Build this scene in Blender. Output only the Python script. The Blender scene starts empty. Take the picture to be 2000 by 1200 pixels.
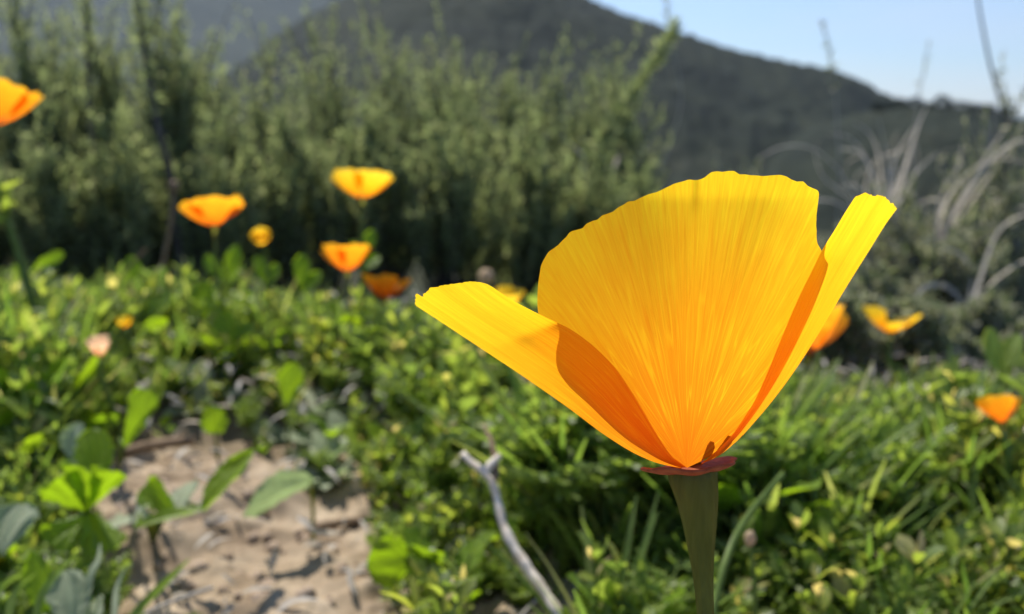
import bpy, math, random
import numpy as np
from mathutils import Vector, noise

random.seed(11)
RNG = np.random.default_rng(11)
S = bpy.context.scene
COL = S.collection
R = math.radians

# ------------------------------------------------------------------ camera
CAM_H = 0.15
F = 1000 / math.tan(R(30))            # focal length in photo pixels (2000 wide)
HORIZON = 215
PITCH = math.atan((600 - HORIZON) / F)
CAM = np.array([0, 0, CAM_H])
FWD = np.array([0, math.cos(PITCH), -math.sin(PITCH)])
UP = np.array([0, math.sin(PITCH), math.cos(PITCH)])
RIGHT = np.array([1.0, 0, 0])
cam_data = bpy.data.cameras.new('camera')
cam = bpy.data.objects.new('camera', cam_data)
COL.objects.link(cam)
cam.location = CAM
cam.rotation_euler = (math.pi / 2 - PITCH, 0, 0)
cam_data.sensor_width = 36
cam_data.lens = 18 / math.tan(R(30))
cam_data.clip_start = 0.005
cam_data.clip_end = 20000
cam_data.dof.use_dof = True
cam_data.dof.focus_distance = 0.0915
cam_data.dof.aperture_fstop = 27.0
S.camera = cam

# ------------------------------------------------------------------ sky and sun
SUN_EL, SUN_AZ = R(52), R(-30)        # azimuth from +Y, negative = to the left
world = bpy.data.worlds.new('World')
S.world = world
world.use_nodes = True
nt = world.node_tree
nt.nodes.clear()
sky = nt.nodes.new('ShaderNodeTexSky')
sky.sky_type = 'NISHITA'
sky.sun_disc = False
sky.sun_elevation = SUN_EL
sky.sun_rotation = SUN_AZ
sky.air_density = 1.0
sky.dust_density = 0.0
sky.ozone_density = 3.0
bg = nt.nodes.new('ShaderNodeBackground')
bg.inputs['Strength'].default_value = 0.088
tc = nt.nodes.new('ShaderNodeTexCoord')
mp = nt.nodes.new('ShaderNodeMapping')
mp.inputs['Scale'].default_value = (2.2, 2.2, 14)
nz = nt.nodes.new('ShaderNodeTexNoise')
nz.inputs['Scale'].default_value = 1.6
nz.inputs['Detail'].default_value = 5
nz.inputs['Roughness'].default_value = 0.55
rp = nt.nodes.new('ShaderNodeValToRGB')
rp.color_ramp.elements[0].position = 0.5
rp.color_ramp.elements[0].color = (0, 0, 0, 1)
rp.color_ramp.elements[1].position = 0.85
rp.color_ramp.elements[1].color = (0.5, 0.5, 0.5, 1)
mx = nt.nodes.new('ShaderNodeMixRGB')
mx.inputs['Color2'].default_value = (7.0, 7.3, 7.8, 1)
out = nt.nodes.new('ShaderNodeOutputWorld')
L = nt.links.new
L(tc.outputs['Generated'], mp.inputs['Vector'])
L(mp.outputs['Vector'], nz.inputs['Vector'])
L(nz.outputs['Fac'], rp.inputs['Fac'])
L(rp.outputs['Color'], mx.inputs['Fac'])
wb = nt.nodes.new('ShaderNodeMixRGB')          # slightly cooler white balance of the sky
wb.blend_type = 'MULTIPLY'
wb.inputs['Fac'].default_value = 1
wb.inputs['Color2'].default_value = (0.84, 0.95, 1.09, 1)
L(sky.outputs['Color'], wb.inputs['Color1'])
L(wb.outputs['Color'], mx.inputs['Color1'])
L(mx.outputs['Color'], bg.inputs['Color'])
L(bg.outputs['Background'], out.inputs['Surface'])

sun_dir = Vector((math.sin(SUN_AZ) * math.cos(SUN_EL), math.cos(SUN_AZ) * math.cos(SUN_EL), math.sin(SUN_EL)))
sd = bpy.data.lights.new('sun', 'SUN')
sd.energy = 4.6
sd.angle = R(0.53)
sd.color = (1.0, 0.95, 0.87)
sun = bpy.data.objects.new('sun', sd)
sun.rotation_euler = sun_dir.to_track_quat('Z', 'Y').to_euler()
sun.location = (-20, 40, 40)
COL.objects.link(sun)

S.view_settings.view_transform = 'Standard'
S.view_settings.look = 'None'
S.view_settings.exposure = 0.7
S.view_settings.gamma = 1.0
S.view_settings.use_curve_mapping = False
S.cycles.use_denoising = True
S.cycles.max_bounces = 8
S.cycles.diffuse_bounces = 4
S.cycles.transmission_bounces = 6
S.cycles.transparent_max_bounces = 8
S.cycles.sample_clamp_indirect = 6

# ------------------------------------------------------------------ helpers
def at(px, py, d):
    """photo pixel + depth along the view axis -> world point"""
    return CAM + d * (FWD + RIGHT * (px - 1000) / F - UP * (py - 600) / F)

def smooth(a, b, x):
    t = np.clip((x - a) / (b - a), 0, 1)
    return t * t * (3 - 2 * t)

def gz(x, y):
    """height of the ground"""
    y = np.asarray(y, float)
    edge = 0.62 - 0.14 * smooth(0.08, 0.3, np.asarray(x, float))
    z = -0.21 * np.clip(y - edge, 0, None)
    z = np.where(y > 2.5, -0.21 * (2.5 - edge) - 0.135 * (y - 2.5), z)
    z = np.where(y > 120, -0.21 * (2.5 - edge) - 0.135 * 117.5 - 0.002 * (y - 120), z)
    return z

def on_ground(px, py):
    """point of the level ground seen at a pixel"""
    d = FWD + RIGHT * (px - 1000) / F - UP * (py - 600) / F
    t = -CAM_H / d[2]
    return CAM + d * t

def unit(v):
    v = np.asarray(v, float)
    return v / np.maximum(np.linalg.norm(v, axis=-1, keepdims=True), 1e-12)

class Acc:
    """collects quads into one mesh"""
    def __init__(s):
        s.V, s.Q, s.UV, s.n = [], [], [], 0
    def add(s, V, Q, UV=None):
        V = np.asarray(V, float).reshape(-1, 3)
        Q = np.asarray(Q, int).reshape(-1, 4)
        s.V.append(V); s.Q.append(Q + s.n); s.n += len(V)
        s.UV.append(np.zeros((len(V), 2)) if UV is None else np.asarray(UV, float))
        return s
    def mesh(s, name, mat, smooth_=True):
        V = np.concatenate(s.V); Q = np.concatenate(s.Q); UV = np.concatenate(s.UV)
        me = bpy.data.meshes.new(name)
        me.vertices.add(len(V)); me.vertices.foreach_set('co', V.ravel())
        me.loops.add(len(Q) * 4); me.loops.foreach_set('vertex_index', Q.ravel())
        me.polygons.add(len(Q))
        me.polygons.foreach_set('loop_start', np.arange(0, len(Q) * 4, 4))
        me.polygons.foreach_set('loop_total', np.full(len(Q), 4))
        uv = me.uv_layers.new(name='UVMap')
        uv.data.foreach_set('uv', UV[Q.ravel()].ravel())
        me.polygons.foreach_set('use_smooth', np.full(len(Q), smooth_))
        me.update(calc_edges=True)
        me.validate()
        if mat: me.materials.append(mat)
        return me
    def build(s, name, mat, parent=None, kind=None, smooth_=True):
        return link(name, s.mesh(name, mat, smooth_), parent, kind)

def link(name, me, parent=None, kind=None):
    o = bpy.data.objects.new(name, me)
    COL.objects.link(o)
    if parent is not None:
        o.parent = parent
        o.matrix_parent_inverse = parent_inv(parent)
    if kind: o['kind'] = kind
    return o

def parent_inv(p):
    from mathutils import Matrix
    return Matrix.LocRotScale(p.location, p.rotation_euler, p.scale).inverted()

def tag(o, label=None, cat=None, group=None, kind=None):
    if label: o['label'] = label
    if cat: o['category'] = cat
    if group: o['group'] = group
    if kind: o['kind'] = kind
    return o

def empty(name, loc, label=None, cat=None, group=None):
    o = bpy.data.objects.new(name, None)
    o.empty_display_size = 0.01
    o.location = [float(c) for c in loc]
    COL.objects.link(o)
    return tag(o, label, cat, group)

def grid(nv, nu, off=0):
    a = np.arange(nv)[:, None] * (nu + 1) + np.arange(nu)[None, :] + off
    return np.stack([a, a + 1, a + nu + 2, a + nu + 1], -1).reshape(-1, 4)

def spline(P, n):
    """Catmull-Rom through the points, n samples evenly by length"""
    P = np.asarray(P, float)
    if len(P) == 2:
        t = np.linspace(0, 1, n)[:, None]
        return P[0] * (1 - t) + P[1] * t
    A = np.vstack([2 * P[0] - P[1], P, 2 * P[-1] - P[-2]])
    o = []
    for i in range(1, len(A) - 2):
        t = np.linspace(0, 1, 13)[:-1, None]
        p0, p1, p2, p3 = A[i - 1:i + 3]
        o.append(.5 * ((2 * p1) + (-p0 + p2) * t + (2 * p0 - 5 * p1 + 4 * p2 - p3) * t ** 2 + (-p0 + 3 * p1 - 3 * p2 + p3) * t ** 3))
    o = np.vstack(o + [P[-1:]])
    s = np.r_[0, np.cumsum(np.linalg.norm(np.diff(o, axis=0), axis=1))]
    t = np.linspace(0, s[-1], n)
    return np.stack([np.interp(t, s, o[:, k]) for k in range(o.shape[1])], -1)

def tube(P, r, sides=6, cap=True):
    P = np.asarray(P, float); n = len(P)
    r = np.broadcast_to(np.asarray(r, float), (n,))
    T = unit(np.gradient(P, axis=0))
    ref = np.array([0.31, 0.9, 0.2]) if abs(unit(T.mean(0))[2]) > 0.5 else np.array([0.1, 0.2, 1.0])
    A = unit(np.cross(T, ref)); B = np.cross(T, A)
    a = np.arange(sides + 1) * 2 * math.pi / sides
    V = P[:, None] + r[:, None, None] * (np.cos(a)[None, :, None] * A[:, None] + np.sin(a)[None, :, None] * B[:, None])
    V[:, -1] = V[:, 0]
    if cap:
        V = np.concatenate([np.repeat(P[:1, None], sides + 1, 1), V, np.repeat(P[-1:, None], sides + 1, 1)], 0)
        n += 2
    UV = np.stack(np.meshgrid(np.linspace(0, 1, sides + 1), np.linspace(0, 1, n)), -1).reshape(-1, 2)
    return V.reshape(-1, 3), grid(n - 1, sides), UV

def leaf_tpl(width, nv=5, nu=2, fold=0.25, curl=0.25, wave=0.0):
    """unit leaf: y along 0..1, x across, z out; width(v) = half width"""
    v = np.linspace(0, 1, nv + 1); u = np.linspace(-1, 1, nu + 1)
    w = np.array([max(width(t), 0.004) for t in v])
    X = w[:, None] * u[None]
    Y = np.repeat(v[:, None], nu + 1, 1)
    Z = fold * np.abs(X) - curl * (v[:, None] ** 2) + wave * np.sin(9 * v)[:, None] * np.abs(u)[None] * w[:, None]
    UV = np.stack([np.repeat((u[None] + 1) / 2, nv + 1, 0), Y], -1).reshape(-1, 2)
    return np.stack([X, Y, Z], -1).reshape(-1, 3), grid(nv, nu), UV

def scatter(acc, tpl, O, D, N, s, w=None):
    """place many copies of a leaf: origin, direction, normal, length, width factor"""
    V, Q, UV = tpl
    O = np.asarray(O, float).reshape(-1, 3); n = len(O)
    D = unit(D); N = np.asarray(N, float)
    X = unit(np.cross(D, N)); Z = np.cross(X, D)
    s = np.broadcast_to(np.asarray(s, float), (n,)); w = np.ones(n) if w is None else np.broadcast_to(np.asarray(w, float), (n,))
    W = O[:, None] + s[:, None, None] * (V[None, :, :1] * w[:, None, None] * X[:, None] + V[None, :, 1:2] * D[:, None] + V[None, :, 2:3] * Z[:, None])
    Qa = Q[None] + (np.arange(n) * len(V))[:, None, None]
    acc.add(W.reshape(-1, 3), Qa.reshape(-1, 4), np.tile(UV, (n, 1)))

# ------------------------------------------------------------------ materials
def new_mat(name):
    m = bpy.data.materials.new(name); m.use_nodes = True
    t = m.node_tree; t.nodes.clear()
    o = t.nodes.new('ShaderNodeOutputMaterial')
    return m, t, o

def nd(t, typ, **kw):
    n = t.nodes.new(typ)
    for k, v in kw.items():
        if hasattr(n, k): setattr(n, k, v)
        else: n.inputs[k.replace('_', ' ')].default_value = v
    return n

def ramp(t, stops):
    n = t.nodes.new('ShaderNodeValToRGB')
    e = n.color_ramp.elements
    while len(e) < len(stops): e.new(0.5)
    for i, (p, c) in enumerate(stops):
        e[i].position = p; e[i].color = (*c, 1)
    return n

def leaf_mat(name, stops, trans_gain=(1.6, 1.7, 0.8), trans=0.5, rough=0.45, spec=0.4, vein=0.25, sheen=0.0, palm=False):
    """thin leaf: reflects and lets light through; colour varies from leaf to leaf"""
    m, t, o = new_mat(name); l = t.links.new
    g = nd(t, 'ShaderNodeNewGeometry')
    rm = ramp(t, stops); l(g.outputs['Random Per Island'], rm.inputs['Fac'])
    co = nd(t, 'ShaderNodeTexCoord')
    nz = nd(t, 'ShaderNodeTexNoise', Scale=160.0, Detail=3.0); l(co.outputs['Object'], nz.inputs['Vector'])
    mr = nd(t, 'ShaderNodeMapRange'); mr.inputs['To Min'].default_value = 0.7; mr.inputs['To Max'].default_value = 1.3
    l(nz.outputs['Fac'], mr.inputs['Value'])
    uv = nd(t, 'ShaderNodeUVMap'); sp = nd(t, 'ShaderNodeSeparateXYZ'); l(uv.outputs['UV'], sp.inputs[0])
    # midrib: paler narrow line
    a = nd(t, 'ShaderNodeMath', operation='SUBTRACT'); l(sp.outputs['X'], a.inputs[0]); a.inputs[1].default_value = 0.5
    b = nd(t, 'ShaderNodeMath', operation='ABSOLUTE'); l(a.outputs[0], b.inputs[0])
    c = nd(t, 'ShaderNodeMapRange'); c.inputs['From Max'].default_value = 0.09; c.inputs['To Min'].default_value = 1 + vein; c.inputs['To Max'].default_value = 1
    l(b.outputs[0], c.inputs['Value'])
    if palm:
        yy = nd(t, 'ShaderNodeMath', operation='ADD'); l(sp.outputs['Y'], yy.inputs[0]); yy.inputs[1].default_value = 0.04
        an = nd(t, 'ShaderNodeMath', operation='ARCTAN2'); l(a.outputs[0], an.inputs[0]); l(yy.outputs[0], an.inputs[1])
        pz = nd(t, 'ShaderNodeMath', operation='PINGPONG'); l(an.outputs[0], pz.inputs[0]); pz.inputs[1].default_value = 0.16
        c = nd(t, 'ShaderNodeMapRange'); c.inputs['From Max'].default_value = 0.05; c.inputs['To Min'].default_value = 1.3; c.inputs['To Max'].default_value = 0.95
        l(pz.outputs[0], c.inputs['Value'])
    mm = nd(t, 'ShaderNodeMath', operation='MULTIPLY'); l(mr.outputs[0], mm.inputs[0]); l(c.outputs[0], mm.inputs[1])
    mc = nd(t, 'ShaderNodeVectorMath', operation='SCALE'); l(rm.outputs['Color'], mc.inputs[0]); l(mm.outputs[0], mc.inputs['Scale'])
    pr = nd(t, 'ShaderNodeBsdfPrincipled'); pr.inputs['Roughness'].default_value = rough
    pr.inputs['Specular IOR Level'].default_value = spec
    if sheen:
        pr.inputs['Sheen Weight'].default_value = sheen
        pr.inputs['Sheen Roughness'].default_value = 0.4
    l(mc.outputs[0], pr.inputs['Base Color'])
    tg = nd(t, 'ShaderNodeVectorMath', operation='MULTIPLY'); l(mc.outputs[0], tg.inputs[0]); tg.inputs[1].default_value = trans_gain
    tr = nd(t, 'ShaderNodeBsdfTranslucent'); l(tg.outputs[0], tr.inputs['Color'])
    ms = nd(t, 'ShaderNodeMixShader'); ms.inputs[0].default_value = trans
    l(pr.outputs[0], ms.inputs[1]); l(tr.outputs[0], ms.inputs[2]); l(ms.outputs[0], o.inputs['Surface'])
    return m

def plain_mat(name, stops, rough=0.8, scale=300.0, spec=0.2, bump=0.0, stretch=(1, 1, 1), trans=0.0, tgain=(1, 1, 1)):
    m, t, o = new_mat(name); l = t.links.new
    co = nd(t, 'ShaderNodeTexCoord'); mp = nd(t, 'ShaderNodeMapping'); mp.inputs['Scale'].default_value = stretch
    l(co.outputs['Object'], mp.inputs['Vector'])
    nz = nd(t, 'ShaderNodeTexNoise', Scale=scale, Detail=5.0); l(mp.outputs[0], nz.inputs['Vector'])
    rm = ramp(t, stops); l(nz.outputs['Fac'], rm.inputs['Fac'])
    pr = nd(t, 'ShaderNodeBsdfPrincipled', Roughness=rough); pr.inputs['Specular IOR Level'].default_value = spec
    l(rm.outputs['Color'], pr.inputs['Base Color'])
    if bump:
        bp = nd(t, 'ShaderNodeBump', Strength=bump, Distance=0.001); l(nz.outputs['Fac'], bp.inputs['Height']); l(bp.outputs[0], pr.inputs['Normal'])
    if trans:
        tg = nd(t, 'ShaderNodeVectorMath', operation='MULTIPLY'); l(rm.outputs['Color'], tg.inputs[0]); tg.inputs[1].default_value = tgain
        tr = nd(t, 'ShaderNodeBsdfTranslucent'); l(tg.outputs[0], tr.inputs['Color'])
        ms = nd(t, 'ShaderNodeMixShader'); ms.inputs[0].default_value = trans
        l(pr.outputs[0], ms.inputs[1]); l(tr.outputs[0], ms.inputs[2]); l(ms.outputs[0], o.inputs['Surface'])
    else:
        l(pr.outputs[0], o.inputs['Surface'])
    return m

def petal_mat(name, stops, vein_scale=70.0, trans=0.79):
    """poppy petal: orange towards the base, yellow at the rim, fine fanning veins"""
    m, t, o = new_mat(name); l = t.links.new
    uv = nd(t, 'ShaderNodeUVMap'); sp = nd(t, 'ShaderNodeSeparateXYZ'); l(uv.outputs['UV'], sp.inputs[0])
    mp = nd(t, 'ShaderNodeMapping'); mp.inputs['Scale'].default_value = (vein_scale, 1.6, 1); l(uv.outputs['UV'], mp.inputs['Vector'])
    n1 = nd(t, 'ShaderNodeTexNoise', Scale=1.0, Detail=3.0, Roughness=0.6); l(mp.outputs[0], n1.inputs['Vector'])
    mp2 = nd(t, 'ShaderNodeMapping'); mp2.inputs['Scale'].default_value = (vein_scale * 3.2, 7.0, 1); l(uv.outputs['UV'], mp2.inputs['Vector'])
    n2 = nd(t, 'ShaderNodeTexNoise', Scale=1.0, Detail=2.0); l(mp2.outputs[0], n2.inputs['Vector'])
    mp3 = nd(t, 'ShaderNodeMapping'); mp3.inputs['Scale'].default_value = (9, 4, 1); l(uv.outputs['UV'], mp3.inputs['Vector'])
    n3 = nd(t, 'ShaderNodeTexNoise', Scale=1.0, Detail=2.0); l(mp3.outputs[0], n3.inputs['Vector'])
    # position along the petal, nudged a little so that the colour change is not a clean arc
    pa = nd(t, 'ShaderNodeMath', operation='MULTIPLY_ADD'); l(n3.outputs['Fac'], pa.inputs[0]); pa.inputs[1].default_value = 0.22; l(sp.outputs['Y'], pa.inputs[2])
    pb = nd(t, 'ShaderNodeMath', operation='SUBTRACT'); l(pa.outputs[0], pb.inputs[0]); pb.inputs[1].default_value = 0.11
    pc = nd(t, 'ShaderNodeMath', operation='MULTIPLY_ADD'); l(n1.outputs['Fac'], pc.inputs[0]); pc.inputs[1].default_value = 0.07; l(pb.outputs[0], pc.inputs[2])
    pd = nd(t, 'ShaderNodeMath', operation='SUBTRACT'); l(pc.outputs[0], pd.inputs[0]); pd.inputs[1].default_value = 0.035
    rm = ramp(t, stops); l(pd.outputs[0], rm.inputs['Fac'])
    # veins: strong pale lines near the base, fine dark streaks higher up
    vr = nd(t, 'ShaderNodeMapRange'); vr.inputs['From Min'].default_value = 0.35; vr.inputs['From Max'].default_value = 0.68
    vr.inputs['To Min'].default_value = 0.93; vr.inputs['To Max'].default_value = 1.07; l(n1.outputs['Fac'], vr.inputs['Value'])
    v2 = nd(t, 'ShaderNodeMapRange'); v2.inputs['From Min'].default_value = 0.3; v2.inputs['From Max'].default_value = 0.7
    v2.inputs['To Min'].default_value = 0.88; v2.inputs['To Max'].default_value = 1.1; l(n2.outputs['Fac'], v2.inputs['Value'])
    mu = nd(t, 'ShaderNodeMath', operation='MULTIPLY'); l(vr.outputs[0], mu.inputs[0]); l(v2.outputs[0], mu.inputs[1])
    # distinct pale vein lines in the lower half
    mp4 = nd(t, 'ShaderNodeMapping'); mp4.inputs['Scale'].default_value = (vein_scale * 0.42, 2.2, 1); l(uv.outputs['UV'], mp4.inputs['Vector'])
    n4 = nd(t, 'ShaderNodeTexNoise', Scale=1.0, Detail=1.0); l(mp4.outputs[0], n4.inputs['Vector'])
    d4 = nd(t, 'ShaderNodeMath', operation='SUBTRACT'); l(n4.outputs['Fac'], d4.inputs[0]); d4.inputs[1].default_value = 0.5
    a4 = nd(t, 'ShaderNodeMath', operation='ABSOLUTE'); l(d4.outputs[0], a4.inputs[0])
    l4 = nd(t, 'ShaderNodeMapRange'); l4.inputs['From Max'].default_value = 0.035; l4.inputs['To Min'].default_value = 1.0; l4.inputs['To Max'].default_value = 0.0; l(a4.outputs[0], l4.inputs['Value'])
    k4 = nd(t, 'ShaderNodeMapRange'); k4.inputs['From Min'].default_value = 0.12; k4.inputs['From Max'].default_value = 0.72; k4.inputs['To Min'].default_value = 0.6; k4.inputs['To Max'].default_value = 0.0; l(sp.outputs['Y'], k4.inputs['Value'])
    g4 = nd(t, 'ShaderNodeMath', operation='MULTIPLY'); l(l4.outputs[0], g4.inputs[0]); l(k4.outputs[0], g4.inputs[1])
    mu0 = mu
    mu = nd(t, 'ShaderNodeMath', operation='ADD'); l(mu0.outputs[0], mu.inputs[0]); l(g4.outputs[0], mu.inputs[1])
    cb = nd(t, 'ShaderNodeCombineXYZ')
    l(mu.outputs[0], cb.inputs['Y'])
    rr = nd(t, 'ShaderNodeMapRange'); rr.inputs['From Min'].default_value = 0.7; rr.inputs['From Max'].default_value = 1.3
    rr.inputs['To Min'].default_value = 0.93; rr.inputs['To Max'].default_value = 1.05; l(mu.outputs[0], rr.inputs['Value'])
    l(rr.outputs[0], cb.inputs['X']); l(mu.outputs[0], cb.inputs['Z'])
    mc = nd(t, 'ShaderNodeVectorMath', operation='MULTIPLY'); l(rm.outputs['Color'], mc.inputs[0]); l(cb.outputs[0], mc.inputs[1])
    pr = nd(t, 'ShaderNodeBsdfPrincipled', Roughness=0.5); pr.inputs['Specular IOR Level'].default_value = 0.25
    l(mc.outputs[0], pr.inputs['Base Color'])
    tr = nd(t, 'ShaderNodeBsdfTranslucent'); l(mc.outputs[0], tr.inputs['Color'])
    bp = nd(t, 'ShaderNodeBump', Strength=0.25, Distance=0.0004); l(n1.outputs['Fac'], bp.inputs['Height'])
    l(bp.outputs[0], pr.inputs['Normal']); l(bp.outputs[0], tr.inputs['Normal'])
    ms = nd(t, 'ShaderNodeMixShader'); ms.inputs[0].default_value = trans
    l(pr.outputs[0], ms.inputs[1]); l(tr.outputs[0], ms.inputs[2]); l(ms.outputs[0], o.inputs['Surface'])
    return m

M = {}
M['petal'] = petal_mat('poppy_petal', [(0.0, (0.74, 0.20, 0.006)), (0.22, (0.86, 0.30, 0.008)), (0.5, (0.89, 0.385, 0.009)), (0.78, (0.91, 0.49, 0.012)), (1.0, (0.93, 0.62, 0.016))], vein_scale=100.0)
M['petal_far'] = petal_mat('poppy_petal_orange', [(0.0, (0.80, 0.13, 0.005)), (0.45, (0.92, 0.24, 0.008)), (0.8, (0.95, 0.36, 0.012)), (1.0, (0.96, 0.50, 0.02))], vein_scale=14)
M['petal_yellow'] = petal_mat('poppy_petal_yellow', [(0.0, (0.85, 0.20, 0.005)), (0.4, (0.93, 0.36, 0.008)), (0.75, (0.95, 0.56, 0.02)), (1.0, (0.95, 0.62, 0.04))], vein_scale=14)
M['petal_pale'] = petal_mat('poppy_petal_faded', [(0.0, (0.70, 0.22, 0.08)), (0.5, (0.80, 0.42, 0.22)), (1.0, (0.85, 0.58, 0.36))], vein_scale=12)
M['pink'] = petal_mat('pink_petal', [(0.0, (0.70, 0.38, 0.42)), (1.0, (0.85, 0.62, 0.66))], vein_scale=10)
M['rim'] = plain_mat('red_rim', [(0.3, (0.30, 0.065, 0.028)), (0.7, (0.50, 0.15, 0.065))], rough=0.55, scale=900, trans=0.3)
M['stem'] = plain_mat('poppy_stem', [(0.3, (0.11, 0.125, 0.028)), (0.7, (0.155, 0.17, 0.045))], rough=0.42, scale=1100, spec=0.5, bump=0.1, stretch=(1, 1, 0.12), trans=0.62, tgain=(2.6, 2.5, 1.6))
M['stem_green'] = plain_mat('green_stem', [(0.3, (0.10, 0.16, 0.03)), (0.7, (0.18, 0.25, 0.06))], rough=0.5, scale=300, trans=0.3)
M['stamen'] = plain_mat('stamen', [(0.3, (0.75, 0.30, 0.01)), (0.7, (0.85, 0.42, 0.02))], rough=0.6, scale=800)
M['mallow'] = leaf_mat('mallow_leaf', [(0.0, (0.12, 0.22, 0.014)), (0.5, (0.16, 0.26, 0.016)), (1.0, (0.20, 0.30, 0.02))], trans=0.6, trans_gain=(1.75, 1.7, 0.6), sheen=0.1, palm=True)
M['herb'] = leaf_mat('herb_leaf', [(0.0, (0.08, 0.125, 0.04)), (0.3, (0.14, 0.195, 0.055)), (0.65, (0.20, 0.255, 0.06)), (0.86, (0.28, 0.31, 0.07)), (0.93, (0.40, 0.37, 0.16)), (1.0, (0.44, 0.34, 0.24))], trans=0.6, trans_gain=(2.1, 2.05, 0.9), rough=0.38, spec=0.42)
M['fern'] = leaf_mat('feathery_leaf', [(0.0, (0.12, 0.175, 0.05)), (0.5, (0.17, 0.235, 0.06)), (1.0, (0.24, 0.30, 0.08))], trans=0.6, trans_gain=(2.05, 2.05, 0.9), spec=0.35)
M['grass'] = leaf_mat('grass_blade', [(0.0, (0.10, 0.165, 0.04)), (0.6, (0.18, 0.245, 0.06)), (0.85, (0.30, 0.32, 0.11)), (1.0, (0.48, 0.42, 0.25))], trans=0.55, rough=0.4, spec=0.4)
M['silver'] = leaf_mat('silvery_leaf', [(0.0, (0.24, 0.28, 0.16)), (1.0, (0.38, 0.42, 0.28))], trans=0.42, trans_gain=(1.0, 1.2, 0.7), rough=0.75, sheen=0.35)
M['sage'] = leaf_mat('sage_leaf', [(0.0, (0.15, 0.18, 0.095)), (0.4, (0.22, 0.255, 0.13)), (0.8, (0.29, 0.32, 0.17)), (1.0, (0.36, 0.35, 0.23))], trans=0.52, trans_gain=(1.7, 1.75, 1.2), rough=0.85, spec=0.08)
M['brush'] = leaf_mat('brush_leaf', [(0.0, (0.13, 0.16, 0.08)), (0.4, (0.21, 0.23, 0.12)), (0.7, (0.31, 0.30, 0.22)), (1.0, (0.42, 0.39, 0.33))], trans=0.45, trans_gain=(1.3, 1.35, 1.0), rough=0.8, spec=0.1)
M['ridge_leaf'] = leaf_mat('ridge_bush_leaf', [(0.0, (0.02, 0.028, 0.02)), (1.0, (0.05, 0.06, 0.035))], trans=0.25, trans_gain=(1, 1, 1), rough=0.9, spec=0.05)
M['bud'] = plain_mat('pale_bud', [(0.3, (0.50, 0.38, 0.22)), (0.7, (0.66, 0.50, 0.36))], scale=300, trans=0.4)
M['bark'] = plain_mat('shrub_bark', [(0.3, (0.05, 0.042, 0.035)), (0.7, (0.12, 0.10, 0.085))], scale=120)
M['greybark'] = plain_mat('grey_twig', [(0.3, (0.22, 0.20, 0.18)), (0.7, (0.36, 0.34, 0.31))], scale=160)
M['straw'] = leaf_mat('dry_straw', [(0.0, (0.36, 0.33, 0.29)), (0.6, (0.46, 0.43, 0.38)), (1.0, (0.56, 0.52, 0.45))], trans=0.45, trans_gain=(1.15, 1.1, 1.05), rough=0.55)
M['drystalk'] = plain_mat('dry_stalk', [(0.3, (0.13, 0.085, 0.05)), (0.7, (0.26, 0.18, 0.11))], scale=200)
M['twig'] = plain_mat('bleached_twig', [(0.25, (0.52, 0.42, 0.31)), (0.5, (0.74, 0.63, 0.50)), (0.8, (0.82, 0.74, 0.62))], scale=350, bump=0.6, stretch=(1, 1, 0.3))
M['soil'] = plain_mat('soil', [(0.25, (0.17, 0.122, 0.078)), (0.5, (0.30, 0.23, 0.155)), (0.75, (0.43, 0.345, 0.245))], rough=0.95, scale=55, bump=1.0, spec=0.05)
M['pebble'] = plain_mat('soil_clod', [(0.25, (0.24, 0.17, 0.12)), (0.55, (0.38, 0.29, 0.21)), (0.8, (0.50, 0.40, 0.30))], rough=0.95, scale=2.2, spec=0.05)

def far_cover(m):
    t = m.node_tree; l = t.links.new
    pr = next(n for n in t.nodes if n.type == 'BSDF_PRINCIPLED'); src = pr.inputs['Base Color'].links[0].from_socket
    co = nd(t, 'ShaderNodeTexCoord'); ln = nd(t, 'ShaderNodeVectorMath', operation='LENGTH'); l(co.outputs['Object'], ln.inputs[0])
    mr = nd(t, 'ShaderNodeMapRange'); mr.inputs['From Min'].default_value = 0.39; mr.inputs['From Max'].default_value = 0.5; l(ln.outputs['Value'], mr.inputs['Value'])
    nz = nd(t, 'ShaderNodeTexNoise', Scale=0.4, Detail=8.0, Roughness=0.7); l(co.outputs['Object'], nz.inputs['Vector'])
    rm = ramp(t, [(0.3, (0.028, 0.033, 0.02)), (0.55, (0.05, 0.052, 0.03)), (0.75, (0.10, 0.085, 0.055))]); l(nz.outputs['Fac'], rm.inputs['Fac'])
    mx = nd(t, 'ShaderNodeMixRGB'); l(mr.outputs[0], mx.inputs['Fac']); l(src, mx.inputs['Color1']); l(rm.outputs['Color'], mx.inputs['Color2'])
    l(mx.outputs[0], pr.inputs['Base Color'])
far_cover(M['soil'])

def hill_mat(name, stops, sc):
    m, t, o = new_mat(name); l = t.links.new
    co = nd(t, 'ShaderNodeTexCoord')
    a = nd(t, 'ShaderNodeTexNoise', Scale=sc, Detail=8.0, Roughness=0.65); l(co.outputs['Object'], a.inputs['Vector'])
    b = nd(t, 'ShaderNodeTexVoronoi', Scale=sc * 7); l(co.outputs['Object'], b.inputs['Vector'])
    mm = nd(t, 'ShaderNodeMath', operation='MULTIPLY_ADD'); l(b.outputs['Distance'], mm.inputs[0]); mm.inputs[1].default_value = -0.22; l(a.outputs['Fac'], mm.inputs[2])
    rm = ramp(t, stops); l(mm.outputs[0], rm.inputs['Fac'])
    p = nd(t, 'ShaderNodeBsdfPrincipled', Roughness=0.95); p.inputs['Specular IOR Level'].default_value = 0.05
    l(rm.outputs['Color'], p.inputs['Base Color'])
    bp = nd(t, 'ShaderNodeBump', Strength=0.8, Distance=1.0); l(mm.outputs[0], bp.inputs['Height']); l(bp.outputs[0], p.inputs['Normal'])
    l(p.outputs[0], o.inputs['Surface'])
    return m
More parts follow.
